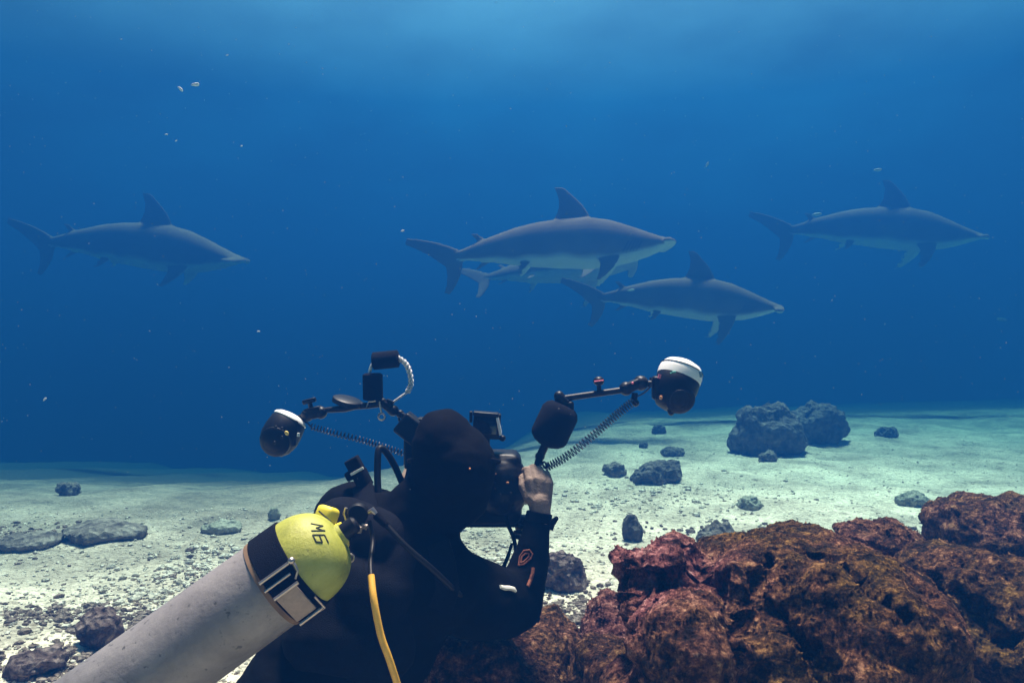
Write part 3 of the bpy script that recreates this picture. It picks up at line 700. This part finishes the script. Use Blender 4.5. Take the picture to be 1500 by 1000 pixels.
# ------------------------------------------------------------------ diver
diver = empty('person', P(450, 1000, 1.6) * 1.0, label='diver in a black hooded wetsuit seen from behind, leaning and aiming a camera', cat='person')
def Q(px, py, d, r): return P(px, py, d), W(r, d)
J = dict(pel=Q(375, 1120, 1.56, 92), wai=Q(455, 1000, 1.66, 92), che=Q(545, 890, 1.74, 102), upc=Q(590, 812, 1.76, 84), lsh=Q(518, 765, 1.84, 60), rsh=Q(648, 858, 1.68, 62),
         nk1=Q(612, 765, 1.76, 60), nk2=Q(650, 722, 1.74, 54), elb=Q(756, 884, 1.84, 40), mid=Q(780, 812, 1.87, 26), wri=Q(790, 752, 1.89, 17), lel=Q(560, 812, 2.04, 34), lwr=Q(604, 735, 2.02, 20))
mb = MB()
for a, b in (('pel', 'wai'), ('wai', 'che'), ('che', 'upc'), ('upc', 'lsh'), ('upc', 'rsh'), ('che', 'rsh'), ('che', 'lsh'), ('upc', 'nk1'), ('nk1', 'nk2'), ('rsh', 'elb'), ('elb', 'mid'), ('mid', 'wri'), ('lsh', 'lel'), ('lel', 'lwr')):
    mb.cap(J[a][0], J[a][1], J[b][0], J[b][1])
mb.cap(*Q(690, 880, 1.72, 54), *Q(740, 895, 1.82, 40)); mb.cap(*Q(600, 880, 1.72, 70), *Q(560, 940, 1.7, 84))
hc = P(665, 668, 1.74); hr = W(64, 1.74)
mb.ell(P(665, 684, 1.74), (W(62, 1.74), hr * 1.15, W(64, 1.74)), None, 4); mb.ell(P(650, 652, 1.74), (W(46, 1.74), hr * 1.0, W(54, 1.74)), None, 4); mb.cap(P(668, 690, 1.80), W(50, 1.8), P(668, 735, 1.83), W(36, 1.83)); mb.cap(P(662, 680, 1.74), hr * .86, P(664, 715, 1.74), hr * .90)
# legs trailing back over the sand
hip = P(375, 1120, 1.56)
for s_, kk, an, ft in ((0, (-.98, 1.62, .16), (-1.42, 1.60, .14), (-1.60, 1.60, .10)), (1, (-.95, 1.34, .13), (-1.38, 1.22, .12), (-1.56, 1.18, .09))):
    h_ = hip + Vector((-.04, .09 - .18 * s_, -.03)); mb.cap(h_, .10, kk, .065); mb.cap(kk, .065, an, .045); mb.cap(an, .045, ft, .038)
me = remeshed(mb, .0085, 5, .5)
def wrinkle(c):
    return .0035 * noise.fractal(Vector((c.x * 14, c.y * 14, c.z * 26)), .8, 2, 3) + .003 * math.sin((c.x * .7 + c.z) * 90 + 3 * noise.noise(c * 8)) * max(0, noise.noise(c * 6 + Vector((3, 3, 3))))
displace(me, wrinkle)
me.transform(Matrix.Translation(-diver.location)); body = link('wetsuit', me, M_SUIT, None); body.parent = diver
# face, turned to the camera rig
mb = MB(); mb.ell(P(672, 700, 1.88), (.062, .05, .075), None, 3); mb.ell(P(674, 702, 1.95), (.013, .02, .02), None, 2)
mb.part('face', M_FACE, diver)
mb = MB(); mb.box(P(668, 690, 1.90), (.125, .06, .075), None, .3); mb.part('diving_mask', M_BLK, diver)
mb = MB(); mb.ring(P(665, 676, 1.76) , Vector((0, .25, 1)), hr * 1.045, .005, 36); ms = mb.part('mask_strap', M_STRAP, diver)
# hand: palm and five fingers round the handle
def hand(name, wrist, knuckle, side, grip, mat, parent):
    """wrist->knuckle gives the palm, side points to the thumb, grip away from the back of the hand"""
    mb = MB(); v = knuckle - wrist; f = v.normalized(); s_ = side
    for i, (o_, ln) in enumerate(((.026, .036), (.009, .040), (-.009, .038), (-.025, .030))):
        k0 = knuckle + s_ * o_ - f * (abs(o_ - .005) * .25); mb.cap(wrist + s_ * o_ * .55, .0145, k0, .0115)
        p1 = k0 + (f * .75 + grip * .65).normalized() * ln; p2 = p1 + (grip * .95 - f * .25).normalized() * ln * .62; p3 = p2 + (grip * .3 - f * .95).normalized() * ln * .5
        mb.cap(k0, .0104, p1, .0092); mb.cap(p1, .0092, p2, .0084); mb.cap(p2, .0084, p3, .0075)
    t0 = wrist + f * .02 + s_ * .026; t1 = t0 + (s_ * .35 + f * .75 + grip * .35).normalized() * .036; t2 = t1 + (f * .8 + grip * .6 - s_ * .1).normalized() * .026
    mb.cap(wrist + f * .01 + s_ * .012, .017, t0, .016); mb.cap(t0, .015, t1, .0125); mb.cap(t1, .012, t2, .0098)
    mb.cap(wrist - f * .03, .027, wrist + f * .01, .026)
    me = remeshed(mb, .0030, 3, .5); me.transform(Matrix.Translation(-parent.location)); o = link(name, me, mat); o.parent = parent; return o
wr = P(791, 745, 1.89)
hand('hand', wr + Vector((0, 0, .005)), P(790, 702, 1.905), Vector((-1, 0, .08)).normalized(), Vector((-.25, .97, 0)).normalized(), M_SKIN, diver)
wl = P(604, 730, 2.02)
hand('hand', wl, P(606, 695, 2.03), Vector((1, 0, .08)).normalized(), Vector((.25, .97, 0)).normalized(), M_SKIN, diver)
mb = MB(); dW = (J['wri'][0] - J['mid'][0]).normalized()
mb.lathe(J['wri'][0] - dW * .01, dW, [(-.012, .030), (-.01, .034), (.012, .033), (.014, .029)], 28); mb.part('cuff', M_SUIT, diver)
mb = MB(); mb.tube([P(803, 768, 1.88), P(810, 764, 1.87), P(816, 758, 1.86)], [.010, .009, .005], 8); mb.tube([P(806, 775, 1.88), P(811, 762, 1.88)], [.008, .006], 8)
mb.part('wrist_strap', M_STRAP, diver)
mb = MB(); mb.tube([P(770, 895, 1.82), P(784, 905, 1.82), P(790, 908, 1.82)], [.006, .006, .007], 8); mb.part('elbow_tab', M_STRAP, diver)
bv = bvh_of(body)
mb = MB()
lp = [(760, 828), (762, 815), (768, 806), (776, 805), (780, 811), (777, 818), (768, 826), (760, 828)]
lp2 = [(763, 824), (765, 815), (770, 810), (775, 810), (775, 815), (768, 822), (763, 824)]
for poly in (lp, lp2):
    pts = [on_surface(bv, x, y, .0015) for x, y in poly]; pts = [p for p in pts if p]; mb.tube(pts, .0022, 6)
for x0, y0, x1, y1, r_ in ((781, 831, 780, 840, .0045), (780, 840, 777, 849, .0045), (777, 849, 773, 858, .0045)):
    p0, p1 = on_surface(bv, x0, y0, .0005), on_surface(bv, x1, y1, .0005)
    if p0 and p1: mb.tube([p0, p1], r_, 8)
mb.part('sleeve_print', M_RED, diver)
mb = MB(); pts = [on_surface(bv, x, y, .001) for x, y in ((732, 859), (738, 861), (745, 861), (752, 863), (755, 866))]; pts = [p for p in pts if p]
mb.tube(pts, [.004, .0055, .0055, .0055, .003][:len(pts)], 8); mb.part('reflective_mark', M_REFL, diver)
for x, y, r_ in ((688, 686, .002), (616, 814, .002)):
    p0 = on_surface(bv, x, y, .001)
    if p0: MB().ell(p0, r_, None, 2).part('bright_speck', M_ORANGE, diver)
for s_, an, ft in ((0, (-1.42, 1.60, .14), (-1.60, 1.60, .10)), (1, (-1.38, 1.22, .12), (-1.56, 1.18, .09))):
    a_ = Vector(ft); dd = (a_ - Vector(an)).normalized(); dd.z = -.02
    mb = MB(); mb.lathe(a_ - dd * .02, dd, [(0, .055), (.08, .05), (.10, .06), (.5, .10), (.52, .095), (.53, 0)], 20, 1.0, .22); mb.part('swim_fin', M_BLK, diver)

# buoyancy vest
vest = empty('buoyancy_vest', P(520, 860, 1.6), label='black buoyancy vest harness worn on the diver\'s back under the tank', cat='dive vest')
mb = MB()
mb.cap(*Q(510, 790, 1.70, 42), *Q(470, 930, 1.60, 56)); mb.cap(*Q(590, 830, 1.66, 40), *Q(560, 950, 1.62, 50)); mb.cap(*Q(500, 770, 1.72, 44), *Q(560, 790, 1.68, 42)); mb.cap(*Q(470, 930, 1.60, 56), *Q(560, 950, 1.62, 50)); mb.cap(*Q(520, 860, 1.64, 52), *Q(570, 870, 1.64, 50))
me = remeshed(mb, .008, 6, .5); displace(me, lambda c: .004 * noise.fractal(c * 18, .8, 2, 3))
o = link('bladder', me, M_STRAP); me.transform(Matrix.Translation(-vest.location)); o.parent = vest
def ribbon(mb, pts, w, t, nrm):
    pts = [Vector(p) for p in pts]; prev = None
    for i, p in enumerate(pts):
        tg = (pts[min(i + 1, len(pts) - 1)] - pts[max(i - 1, 0)]).normalized(); x = tg.cross(nrm).normalized(); n2 = x.cross(tg)
        r = [mb.bm.verts.new(p + x * a * w / 2 + n2 * b * t / 2) for a, b in ((-1, -1), (1, -1), (1, 1), (-1, 1))]
        if prev:
            for k_ in range(4): mb.bm.faces.new((prev[k_], prev[(k_ + 1) % 4], r[(k_ + 1) % 4], r[k_]))
        else: mb.bm.faces.new(r)
        prev = r
    mb.bm.faces.new(prev); return mb
def on_body(lst, off): 
    out = []
    for x, y in lst:
        h = on_surface(bv, x, y, off)
        if h: out.append(h)
    return out
pts = on_body([(530, 715), (538, 740), (545, 770), (552, 800)], .012)
if len(pts) > 2: ribbon(MB(), pts, .05, .006, Vector((0, -1, .2))).part('shoulder_strap', M_STRAP, vest)
pts = on_body([(640, 800), (650, 830), (655, 860), (645, 890)], .012)
if len(pts) > 2: ribbon(MB(), pts, .05, .006, Vector((0, -1, .2))).part('shoulder_strap', M_STRAP, vest)
mb = MB().ring(P(513, 817, 1.50), Vector((.3, -1, .2)), .0075, .0018, 20); mb.part('d_ring', M_CHROME, vest)
# inflator piece standing at the shoulder
mb = MB(); fx = frame(P(512, 672, 1.8) - P(530, 705, 1.8), Vector((0, 1, 0)))
mb.box(P(520, 682, 1.80), (.034, .030, .040), fx, .12); mb.box(P(517, 694, 1.80), (.034, .03, .022), fx, .2); mb.tube([P(525, 690, 1.8), P(536, 712, 1.8)], .020, 12)
mb.part('inflator', M_STRAP, vest)
mb = MB(); mb.box(P(523, 690, 1.776), (.034, .003, .006), fx, .1); mb.part('trim', M_WHITE, vest)
mb = MB().tube(curve(P(555, 735, 1.78), P(553, 700, 1.80), P(554, 662, 1.82), P(560, 657, 1.83), P(570, 668, 1.84), P(582, 690, 1.86), P(592, 715, 1.88)), .0085, 10)
mb.part('inflator_hose', M_BLK, vest)

# ------------------------------------------------------------------ regulator
reg = empty('scuba_regulator', P(525, 752, 1.56), label='black and chrome scuba regulator on the tank valve with one yellow hose', cat='regulator')
fs = P(524, 752, 1.55); fa = (P(545, 757, 1.52) - P(510, 748, 1.58)).normalized()
MB().lathe(fs - Vector((0, .0, 0)), Vector((.15, -1, .15)), [(-.03, .018), (-.028, .021), (.012, .022), (.018, .018), (.020, 0)], 28).part('first_stage', M_BLK, reg)
mb = MB(); x_, y_, z_ = frame(Vector((.15, -1, .15)))
c_ = fs + Vector((.15, -1, .15)).normalized() * -.002
mb.tube([c_ + Vector((-.024, 0, .012)), c_ + Vector((-.0275, 0, .0)), c_ + Vector((-.022, 0, -.016))], [.003, .004, .003], 10)
mb.part('yoke', M_CHROME, reg)
mb = MB(); mb.tube([P(541, 750, 1.535), P(546, 747, 1.53), P(551, 752, 1.53)], [.005, .007, .004], 12); mb.part('swivel', M_CHROME, reg)
mb = MB(); mb.tube([P(520, 768, 1.535), P(527, 774, 1.53), P(526, 780, 1.53)], [.007, .008, .005], 12); mb.lathe(P(530, 769, 1.535), Vector((1, -.2, -.3)), [(0, .006), (.012, .006), (.014, 0)], 12)
mb.part('port_plug', M_STEEL, reg)
mb = MB().tube(curve(P(549, 752, 1.535), P(565, 768, 1.53), P(595, 800, 1.52), P(632, 832, 1.53), P(664, 862, 1.58), P(690, 885, 1.66), P(700, 900, 1.78)), .006, 10); mb.part('hose', M_BLK, reg)
mb = MB().tube([P(551, 754, 1.533), P(566, 769, 1.528)], [.009, .0075], 12); mb.part('hose_protector', M_STRAP, reg)
mb = MB().tube(curve(P(541, 762, 1.56), P(546, 790, 1.55), P(543, 822, 1.50), P(543.5, 842, 1.47)), .005, 10); mb.part('hose', M_BLK, reg)
mb = MB().tube(curve(P(543.5, 842, 1.47), P(548, 880, 1.44), P(558, 930, 1.43), P(572, 970, 1.43), P(590, 1030, 1.45), P(600, 1090, 1.5)), .0068, 12); mb.part('yellow_hose', M_YELHOSE, reg, label='yellow hose hanging down the diver\'s back')
mb = MB(); mb.lathe(P(676, 735, 1.93), Vector((0, 1, -.2)), [(-.03, .02), (-.01, .034), (.015, .034), (.022, .02), (.024, 0)], 24); mb.part('second_stage', M_BLK, reg)

# ------------------------------------------------------------------ underwater camera with its arms
rig = empty('underwater_camera', P(690, 768, 2.0), label='black underwater camera housing with two strobe arms, held up by the diver', cat='camera')
D = 2.0
mb = MB()
mb.box(P(698, 712, D), (W(132, D), .12, W(104, D)), None, .22)
mb.cap(P(735, 700, D - .02), W(36, D), P(735, 716, D - .02), W(40, D))
me = remeshed(mb, .004, 2); displace(me, lambda c: .0012 * noise.noise(c * 60))
me.transform(Matrix.Translation(-rig.location)); hs = link('housing', me, M_ANOD); hs.parent = rig
MB().box(P(716, 762, D), (W(92, D), .09, W(9, D)), None, .25).part('base_tray', M_ANOD, rig)
MB().lathe(P(700, 708, D + .06), Vector((0, 1, 0)), [(0, .075), (.03, .08), (.05, .085), (.10, .09), (.115, .088)], 36).part('port', M_ANOD, rig)
MB().lathe(P(700, 708, D + .165), Vector((0, 1, 0)), [(0, .082), (.02, .075), (.045, .05), (.06, .02), (.063, 0)], 36).part('dome_glass', M_GLASS, rig)
mb = MB(); ax_ = (Vector((.62, 0, .78)), Vector((0, 1, 0)), Vector((-.78, 0, .62)))
mb.box(P(603, 628, D - .02), (W(34, D), .06, W(40, D)), ax_, .12); mb.box(P(622, 622, D), (W(22, D), .05, W(22, D)), None, .15); mb.box(P(606, 660, D), (W(26, D), .06, W(50, D)), None, .2)
mb.part('viewfinder', M_BLK, rig)
bvh_h = bvh_of(hs)
for (x, y, m_, r_) in ((725, 694, M_ORANGE, .0042), (743.5, 706.5, M_ORANGE, .0042), (760.5, 699, M_ORANGE, .0030), (769, 713.5, M_WHITE, .0028), (724, 707, M_BLK, .004), (725, 716, M_BLK, .004), (733, 724, M_BLK, .004), (740, 733, M_BLK, .003), (748, 722, M_BLK, .004), (730, 742, M_BLK, .003), (752, 740, M_BLK, .0035)):
    q = on_surface(bvh_h, x, y, .001)
    if q: MB().ell(q, (r_, .002, r_ * .62), None, 2).part('button', m_, rig)
MB().tube([P(770, 724, 1.95), P(770.5, 739, 1.95)], .0022, 8).part('latch', M_CHROME, rig)
for s_, px in ((0, 786), (1, 602)):
    MB().tube([P(px, 757, D - .03), P(px - 1, 735, D - .035), P(px, 700, D - .03), P(px + 1, 688, D - .02)], [.012, .018, .017, .014], 16).part('handle', M_BLK, rig)
    MB().box(P((px + 690) / 2 + (14 if s_ == 0 else -14), 758, D - .01), (W(60, D), .03, W(7, D)), None, .2).part('handle_bracket', M_ANOD, rig)
# ---- arms
def joint(p, r, name='ball_joint'): return MB().ell(p, r, None, 3).part(name, M_ANOD, rig)
def clamp(p0, p1, r, knob=None):
    v = (p1 - p0); fr = frame(v, Vector((0, 1, 0))); mb = MB()
    mb.box((p0 + p1) / 2, (r * 1.5, r * 1.8, v.length + r * 1.5), fr, .3); mb.ell(p0, r, None, 3); mb.ell(p1, r, None, 3)
    c = mb.part('clamp', M_ANOD, rig)
    if knob: MB().tube([(p0 + p1) / 2, knob[0]], .0035, 8).lathe(knob[0], knob[1], [(-.008, .011), (.008, .011)], 16).part('clamp_knob', M_ANOD, c)
    return c
# right arm
D2 = 1.98
clamp(P(785, 690, D2), P(791, 668, D2), .013)
joint(P(786, 694, D2), .013); joint(P(775, 687, D2), .008)
fa = (P(824, 598, D2) - P(791, 668, D2)).normalized()
MB().tube([P(791, 668, D2), P(826, 592, D2)], .011, 12).part('arm', M_ANOD, rig)
fc = P(798, 652, D2)
fp = [(0, .018), (.006, .034), (.016, .046), (.026, .0505), (.095, .0505), (.108, .044), (.116, .034), (.118, .02)]
fl = MB().lathe(fc, fa, fp, 40).part('float', M_FOAM, rig)
MB().box(P(818, 606, D2 - .02), (.020, .05, .032), frame(fa, Vector((0, 1, 0))), .2).part('float_clip', M_ANOD, fl)
joint(P(819, 580, D2), .014); clamp(P(820, 582, D2), P(829, 590, D2), .015)
MB().box(P(832, 600, D2), (.03, .03, .045), None, .2).part('clamp', M_ANOD, rig)
MB().tube([P(828, 583, D2), P(912, 571, D2)], .0085, 12).part('arm', M_ANOD, rig)
mb = MB(); mb.tube([P(878, 576, D2), P(877, 560, D2)], .006, 10); mb.ell(P(877, 558, D2), (.0145, .0145, .0125), None, 3)
acc = mb.part('accessory_post', M_ANOD, rig)
MB().tube([P(870.5, 558.5, D2 - .015), P(884, 557, D2 - .015)], .0017, 8).part('ring', M_PINKRING, acc)
clamp(P(917, 569, D2), P(938, 560, D2), .0185); joint(P(939, 561, D2), .020)
MB().ell(P(926.5, 561, D2 - .024), .0035, None, 2).part('bolt', M_PINKRING, rig)
mb = MB(); mb.tube([P(930, 575, D2), P(929, 585, D2)], .008, 10); mb.ell(P(931, 590, D2), .010, None, 2); mb.part('clamp_knob', M_ANOD, rig)
MB().tube([P(944, 562, D2), P(962, 562, D2)], .0095, 10).part('strobe_mount', M_ANOD, rig)
MB().tube(curve(P(958, 560, D2 - .02), P(945, 574, D2), P(930, 582, D2)), .0022, 6).part('sync_lead', M_BLUECORD, rig)
MB().tube(curve(P(952, 553, D2 - .02), P(956, 556, D2 - .02), P(970, 545, D2 - .02)), .003, 6).part('sync_lead', M_BLK, rig)
MB().coil(curve(P(797, 686, D2 - .01), P(830, 668, D2 - .01), P(868, 638, D2 - .01), P(900, 610, D2 - .01), P(930, 586, D2 - .01)), .0105, .0016, 36, 6, 14).part('coiled_cord', M_BLUECORD, rig)
MB().coil([P(790, 688, D2 - .03), P(802, 678, D2 - .02)], .010, .0022, 3, 6, 12).part('coiled_cord', M_BLUECORD, rig)
# right strobe
def strobe(c, ux, L_, r_, capfrac, seed):
    """c: centre, ux: direction of the white end"""
    st = empty('strobe', c); st.parent = rig; st.matrix_parent_inverse = Matrix.Translation(-rig.location)
    return st
mbs = P(990, 566, 1.97); ud = Vector((.42, .30, 1)).normalized(); S = 1.0
mb = MB().lathe(mbs, ud, [(-.066, .0), (-.066, .018), (-.060, .034), (-.045, .046), (-.02, .054), (-.002, .0575), (.022, .0575), (.024, .0565)], 40)
mb.ell(P(983, 601, 1.955), (.010, .012, .014), None, 2)
sb = mb.part('strobe', M_BLK, rig)
MB().lathe(mbs, ud, [(.020, .055), (.022, .058), (.038, .0585), (.052, .056), (.064, .046), (.072, .028), (.074, 0)], 40).part('diffuser', M_WHITE, sb)
MB().ring(mbs + ud * .050, ud, .0568, .0012, 40).part('seam', M_BLK, sb)
x_, y_, z_ = frame(ud)
mb = MB()
for dx, dz, sx, sz in ((-.025, .034, .013, .006), (-.030, .031, .007, .004)):
    vv = Vector((dx, 0, 0)); r0 = .0605; yy = -math.sqrt(r0 * r0 - dx * dx); fxr = frame(ud, Vector((0, 1, 0)))
    p_ = mbs + Vector((dx + .22 * dz, yy, dz * .95 + .008)); mb.ell(p_, (sx / 2, .004, sz / 2), None, 2)
mb.part('print', M_TEALPRINT, sb)
mb = MB(); mb.tube([mbs + ud * .030 + Vector((.047, -.036, 0)), mbs + ud * .048 + Vector((.037, -.044, 0))], .005, 8); mb.part('print', M_BLUEPRINT, sb)
mb = MB().lathe(mbs + Vector((.002, -.030, -.028)), Vector((.05, -1, -.35)), [(0, .040), (.014, .038), (.020, .030), (.022, 0)], 30); bk_ = mb.part('control_panel', M_BLK, sb)
MB().ring(P(996, 585, 1.90), Vector((.05, -1, -.35)), .026, .0010, 30).part('dial_ring', M_ANOD, bk_)
MB().ell(P(968, 582, 1.905), (.0045, .003, .0055), None, 2).part('lamp', M_ORANGE, sb)
MB().box(P(962, 568, 1.96), (.024, .03, .062), None, .3).part('bracket', M_BLK, sb); MB().box(P(1017, 568, 1.97), (.018, .02, .03), None, .3).part('lug', M_BLK, sb)
MB().tube([P(967, 548, 1.92), P(965, 554, 1.92)], .004, 8).part('pull_tab', M_PINKRING, sb)
# left arm
D3 = 2.0
clamp(P(597, 613, D3), P(586, 606, D3), .011)
MB().ring(P(590, 613, D3), Vector((0, 1, 0)), .010, .0035, 20).part('loop', M_ANOD, rig)
joint(P(576, 601, D3), .015)
clamp(P(574, 600, D3), P(560, 590, D3), .014, (P(571, 590, D3), Vector((.4, 0, 1))))
MB().tube([P(563, 590, D3), P(540, 594, D3), P(520, 594, D3), P(505, 598, D3), P(472, 601, D3)], [.010, .008, .011, .010, .007], 12).part('arm', M_ANOD, rig)
mb = MB(); fr = frame(Vector((.25, .3, 1)), Vector((0, 1, 0)))
mb.lathe(P(509, 587, D3), Vector((.28, -.12, 1)), [(-.009, .030), (-.008, .040), (.004, .040), (.007, .034)], 30, 1, 1)
mb.part('lens_holder', M_ANOD, rig)
clamp(P(470, 604, D3), P(450, 608, D3), .017)
MB().box(P(459, 603, D3), (W(24, D3), .03, W(14, D3)), (Vector((.97, 0, .22)), Vector((0, 1, 0)), Vector((-.22, 0, .97))), .15).part('clamp', M_ANOD, rig)
mb = MB(); mb.tube([P(456, 600, D3), P(454, 590, D3)], .006, 10); mb.box(P(453, 587, D3), (W(20, D3), .016, W(7, D3)), (Vector((.96, 0, .26)), Vector((0, 1, 0)), Vector((-.26, 0, .96))), .3); mb.part('clamp_knob', M_ANOD, rig)
MB().tube([P(452, 608, D3), P(436, 613, D3)], .009, 10).part('strobe_mount', M_ANOD, rig)
lc = P(412, 636, 1.98); lu = Vector((.42, .35, .85)).normalized()
mb = MB().lathe(lc, lu, [(-.056, 0), (-.056, .014), (-.050, .030), (-.035, .043), (-.012, .050), (.012, .050), (.038, .047), (.042, .044)], 40)
mb.box(P(432, 628, 1.97), (.022, .03, .05), None, .3); mb.box(P(430, 645, 1.97), (.02, .03, .03), None, .3)
sb2 = mb.part('strobe', M_BLK, rig)
MB().lathe(lc, lu, [(.041, .043), (.044, .0465), (.050, .044), (.056, .034), (.060, .018), (.061, 0)], 40).part('diffuser', M_WHITE, sb2)
mb = MB().lathe(lc + Vector((-.004, -.022, -.012)), Vector((-.1, -1, -.2)), [(0, .042), (.016, .040), (.024, .030), (.026, 0)], 30); pn = mb.part('control_panel', M_BLK, sb2)
MB().ell(P(420, 634, 1.905), (.005, .003, .0065), (Vector((.8, 0, .6)), Vector((0, 1, 0)), Vector((-.6, 0, .8))), 2).part('lamp', simple('yellow_lamp', (.95, .62, .15), .4), sb2)
for x, y in ((404, 625), (413, 627), (413, 640), (402, 648)): MB().ell(P(x, y, 1.91), (.004, .003, .004), None, 2).part('button', M_ANOD, pn)
MB().tube([P(437, 634, 1.94), P(437, 639, 1.94)], .0035, 8).part('pull_tab', M_WHITE, sb2)
MB().tube(curve(P(436, 616, D3), P(448, 618, D3), P(456, 625, D3)), .0022, 8).part('sync_lead', M_BLUECORD, rig)
MB().coil(curve(P(455, 624, D3), P(490, 634, D3), P(530, 644, D3), P(565, 655, D3), P(600, 667, D3)), .0078, .0015, 30, 6, 14).part('coiled_cord', M_BLUECORD, rig)
# lanyard with foam floats
lan = MB()
def braid(pts, w=.0045):
    for ph in (0, math.pi):
        out = []
        for i, p in enumerate(pts):
            t = (pts[min(i + 1, len(pts) - 1)] - pts[max(i - 1, 0)]); x, y, z = frame(t, Vector((0, 1, 0))); a = i * .8 + ph
            out.append(p + (x * math.cos(a) + y * math.sin(a)) * w)
        lan.tube(out, w * .8, 6)
braid(curve(P(583, 524, D3), P(594, 532, D3), P(600, 545, D3), P(602, 562, D3), P(597, 574, D3), n=10))
lan.tube([P(597, 574, D3), P(588, 580, D3), P(574, 590, D3)], .003, 6)
lan.part('lanyard', M_ROPE, rig); lan = MB(); MB().tube(curve(P(549, 529, D3), P(544, 536, D3), P(541, 546, D3), n=8), .0045, 8).part('rope_end', M_ROPE, rig)
fr = (Vector((.985, 0, .10)), Vector((0, 1, 0)), Vector((-.10, 0, .985)))
MB().lathe(P(545.5, 529, D3), Vector((1, 0, .10)), [(0, .0), (.0, .018), (.003, .0235), (.068, .0235), (.071, .018), (.071, 0)], 24).part('foam_float', M_FOAM, rig)
MB().lathe(P(546.5, 586, D3), Vector((-.02, 0, 1)), [(0, 0), (0, .020), (.003, .0265), (.068, .0265), (.072, .02), (.072, 0)], 24).part('foam_float', M_FOAM, rig)
mb = MB(); mb.tube([P(556, 588, D3 - .02), P(558, 600, D3 - .02), P(559, 604, D3 - .02)], .0022, 6); mb.ring(P(559, 610, D3 - .02), Vector((0, 1, 0)), .0085, .0025, 20); mb.tube([P(537, 596, D3 - .02), P(540, 588, D3 - .02), P(550, 587, D3 - .02)], .002, 6)
mb.part('snap_hook', M_CHROME, rig)
# lanyards under the camera
MB().coil([P(772, 762, 1.96), P(764, 775, 1.95), P(757, 790, 1.94)], .0125, .0052, 4.5, 8, 14).part('coiled_lanyard', M_BLK, rig)
MB().tube(curve(P(740, 755, 1.93), P(745, 770, 1.92), P(753, 790, 1.91), P(756, 815, 1.90), P(752, 835, 1.89)), .0055, 8).part('strap', M_STRAP, rig)
MB().tube(curve(P(750, 795, 1.92), P(745, 812, 1.91), P(738, 830, 1.90), P(734, 845, 1.89)), [.004] * 8 + [.005] * 8 + [.009] * 8 + [.008], 8).part('strap', M_STRAP, rig)
# action camera on top
ac = empty('action_camera', P(712, 640, 1.98), label='small action camera in a clear case mounted above the housing beside the diver\'s head', cat='action camera')
MB().box(P(713, 622, 1.98), (W(40, 1.98), .035, W(36, 1.98)), (Vector((.99, 0, -.08)), Vector((0, 1, 0)), Vector((.08, 0, .99))), .12).part('case', M_BLK, ac)
MB().box(P(731, 623, 1.97), (W(4, 1.97), .04, W(26, 1.97)), (Vector((.98, 0, .18)), Vector((0, 1, 0)), Vector((-.18, 0, .98))), .2).part('case_edge', M_WHITE, ac)
MB().box(P(712, 606, 1.97), (W(38, 1.97), .042, W(6, 1.97)), (Vector((.99, 0, -.08)), Vector((0, 1, 0)), Vector((.08, 0, .99))), .3).part('latch', M_ANOD, ac)
MB().box(P(690, 610, 1.97), (W(4, 1.97), .03, W(16, 1.97)), None, .2).part('hinge', M_BLK, ac)
mb = MB(); mb.tube([P(712, 641, 1.98), P(732, 642, 1.98)], .0032, 8); mb.ell(P(736, 641.5, 1.98), (.009, .009, .0085), None, 2); mb.part('thumb_screw', M_BLK, ac)
mb = MB(); mb.box(P(712, 648, 1.99), (.02, .02, .04), None, .2); mb.part('mount', M_BLK, ac)
MB().box(P(713, 624, 1.96), (W(30, 1.96), .004, W(22, 1.96)), (Vector((.99, 0, -.08)), Vector((0, 1, 0)), Vector((.08, 0, .99))), .1).part('screen', M_GLASS, ac)

# ------------------------------------------------------------------ water haze
k = bpy.data.materials.new('sea_water'); k.use_nodes = True; t = k.node_tree; t.nodes.clear()
out = t.nodes.new('ShaderNodeOutputMaterial'); pv = t.nodes.new('ShaderNodeVolumePrincipled')
pv.inputs['Density'].default_value = .27
SIG_T, SIG_S = (.285, .134, .160), (.0012, .0110, .0415)    # extinction and scattering per metre, R G B
pv.inputs['Color'].default_value = (*[b / .27 for b in SIG_S], 1)
pv.inputs['Absorption Color'].default_value = (*[max(0, 1 - (t_ - s_) / (.27 * (1 - s_ / .27))) ** 2 for t_, s_ in zip(SIG_T, SIG_S)], 1)
pv.inputs['Anisotropy'].default_value = .5
t.links.new(pv.outputs[0], out.inputs['Volume'])
bm = bmesh.new(); bmesh.ops.create_cube(bm, size=1)
bm.transform(Matrix.Translation((0, 24, (3.6 - 13) / 2)) @ Matrix.Diagonal((130, 100, 16.6, 1)))
me = bpy.data.meshes.new('haze'); bm.to_mesh(me); bm.free()
tag(link('haze', me, k, smooth=False), kind='stuff')
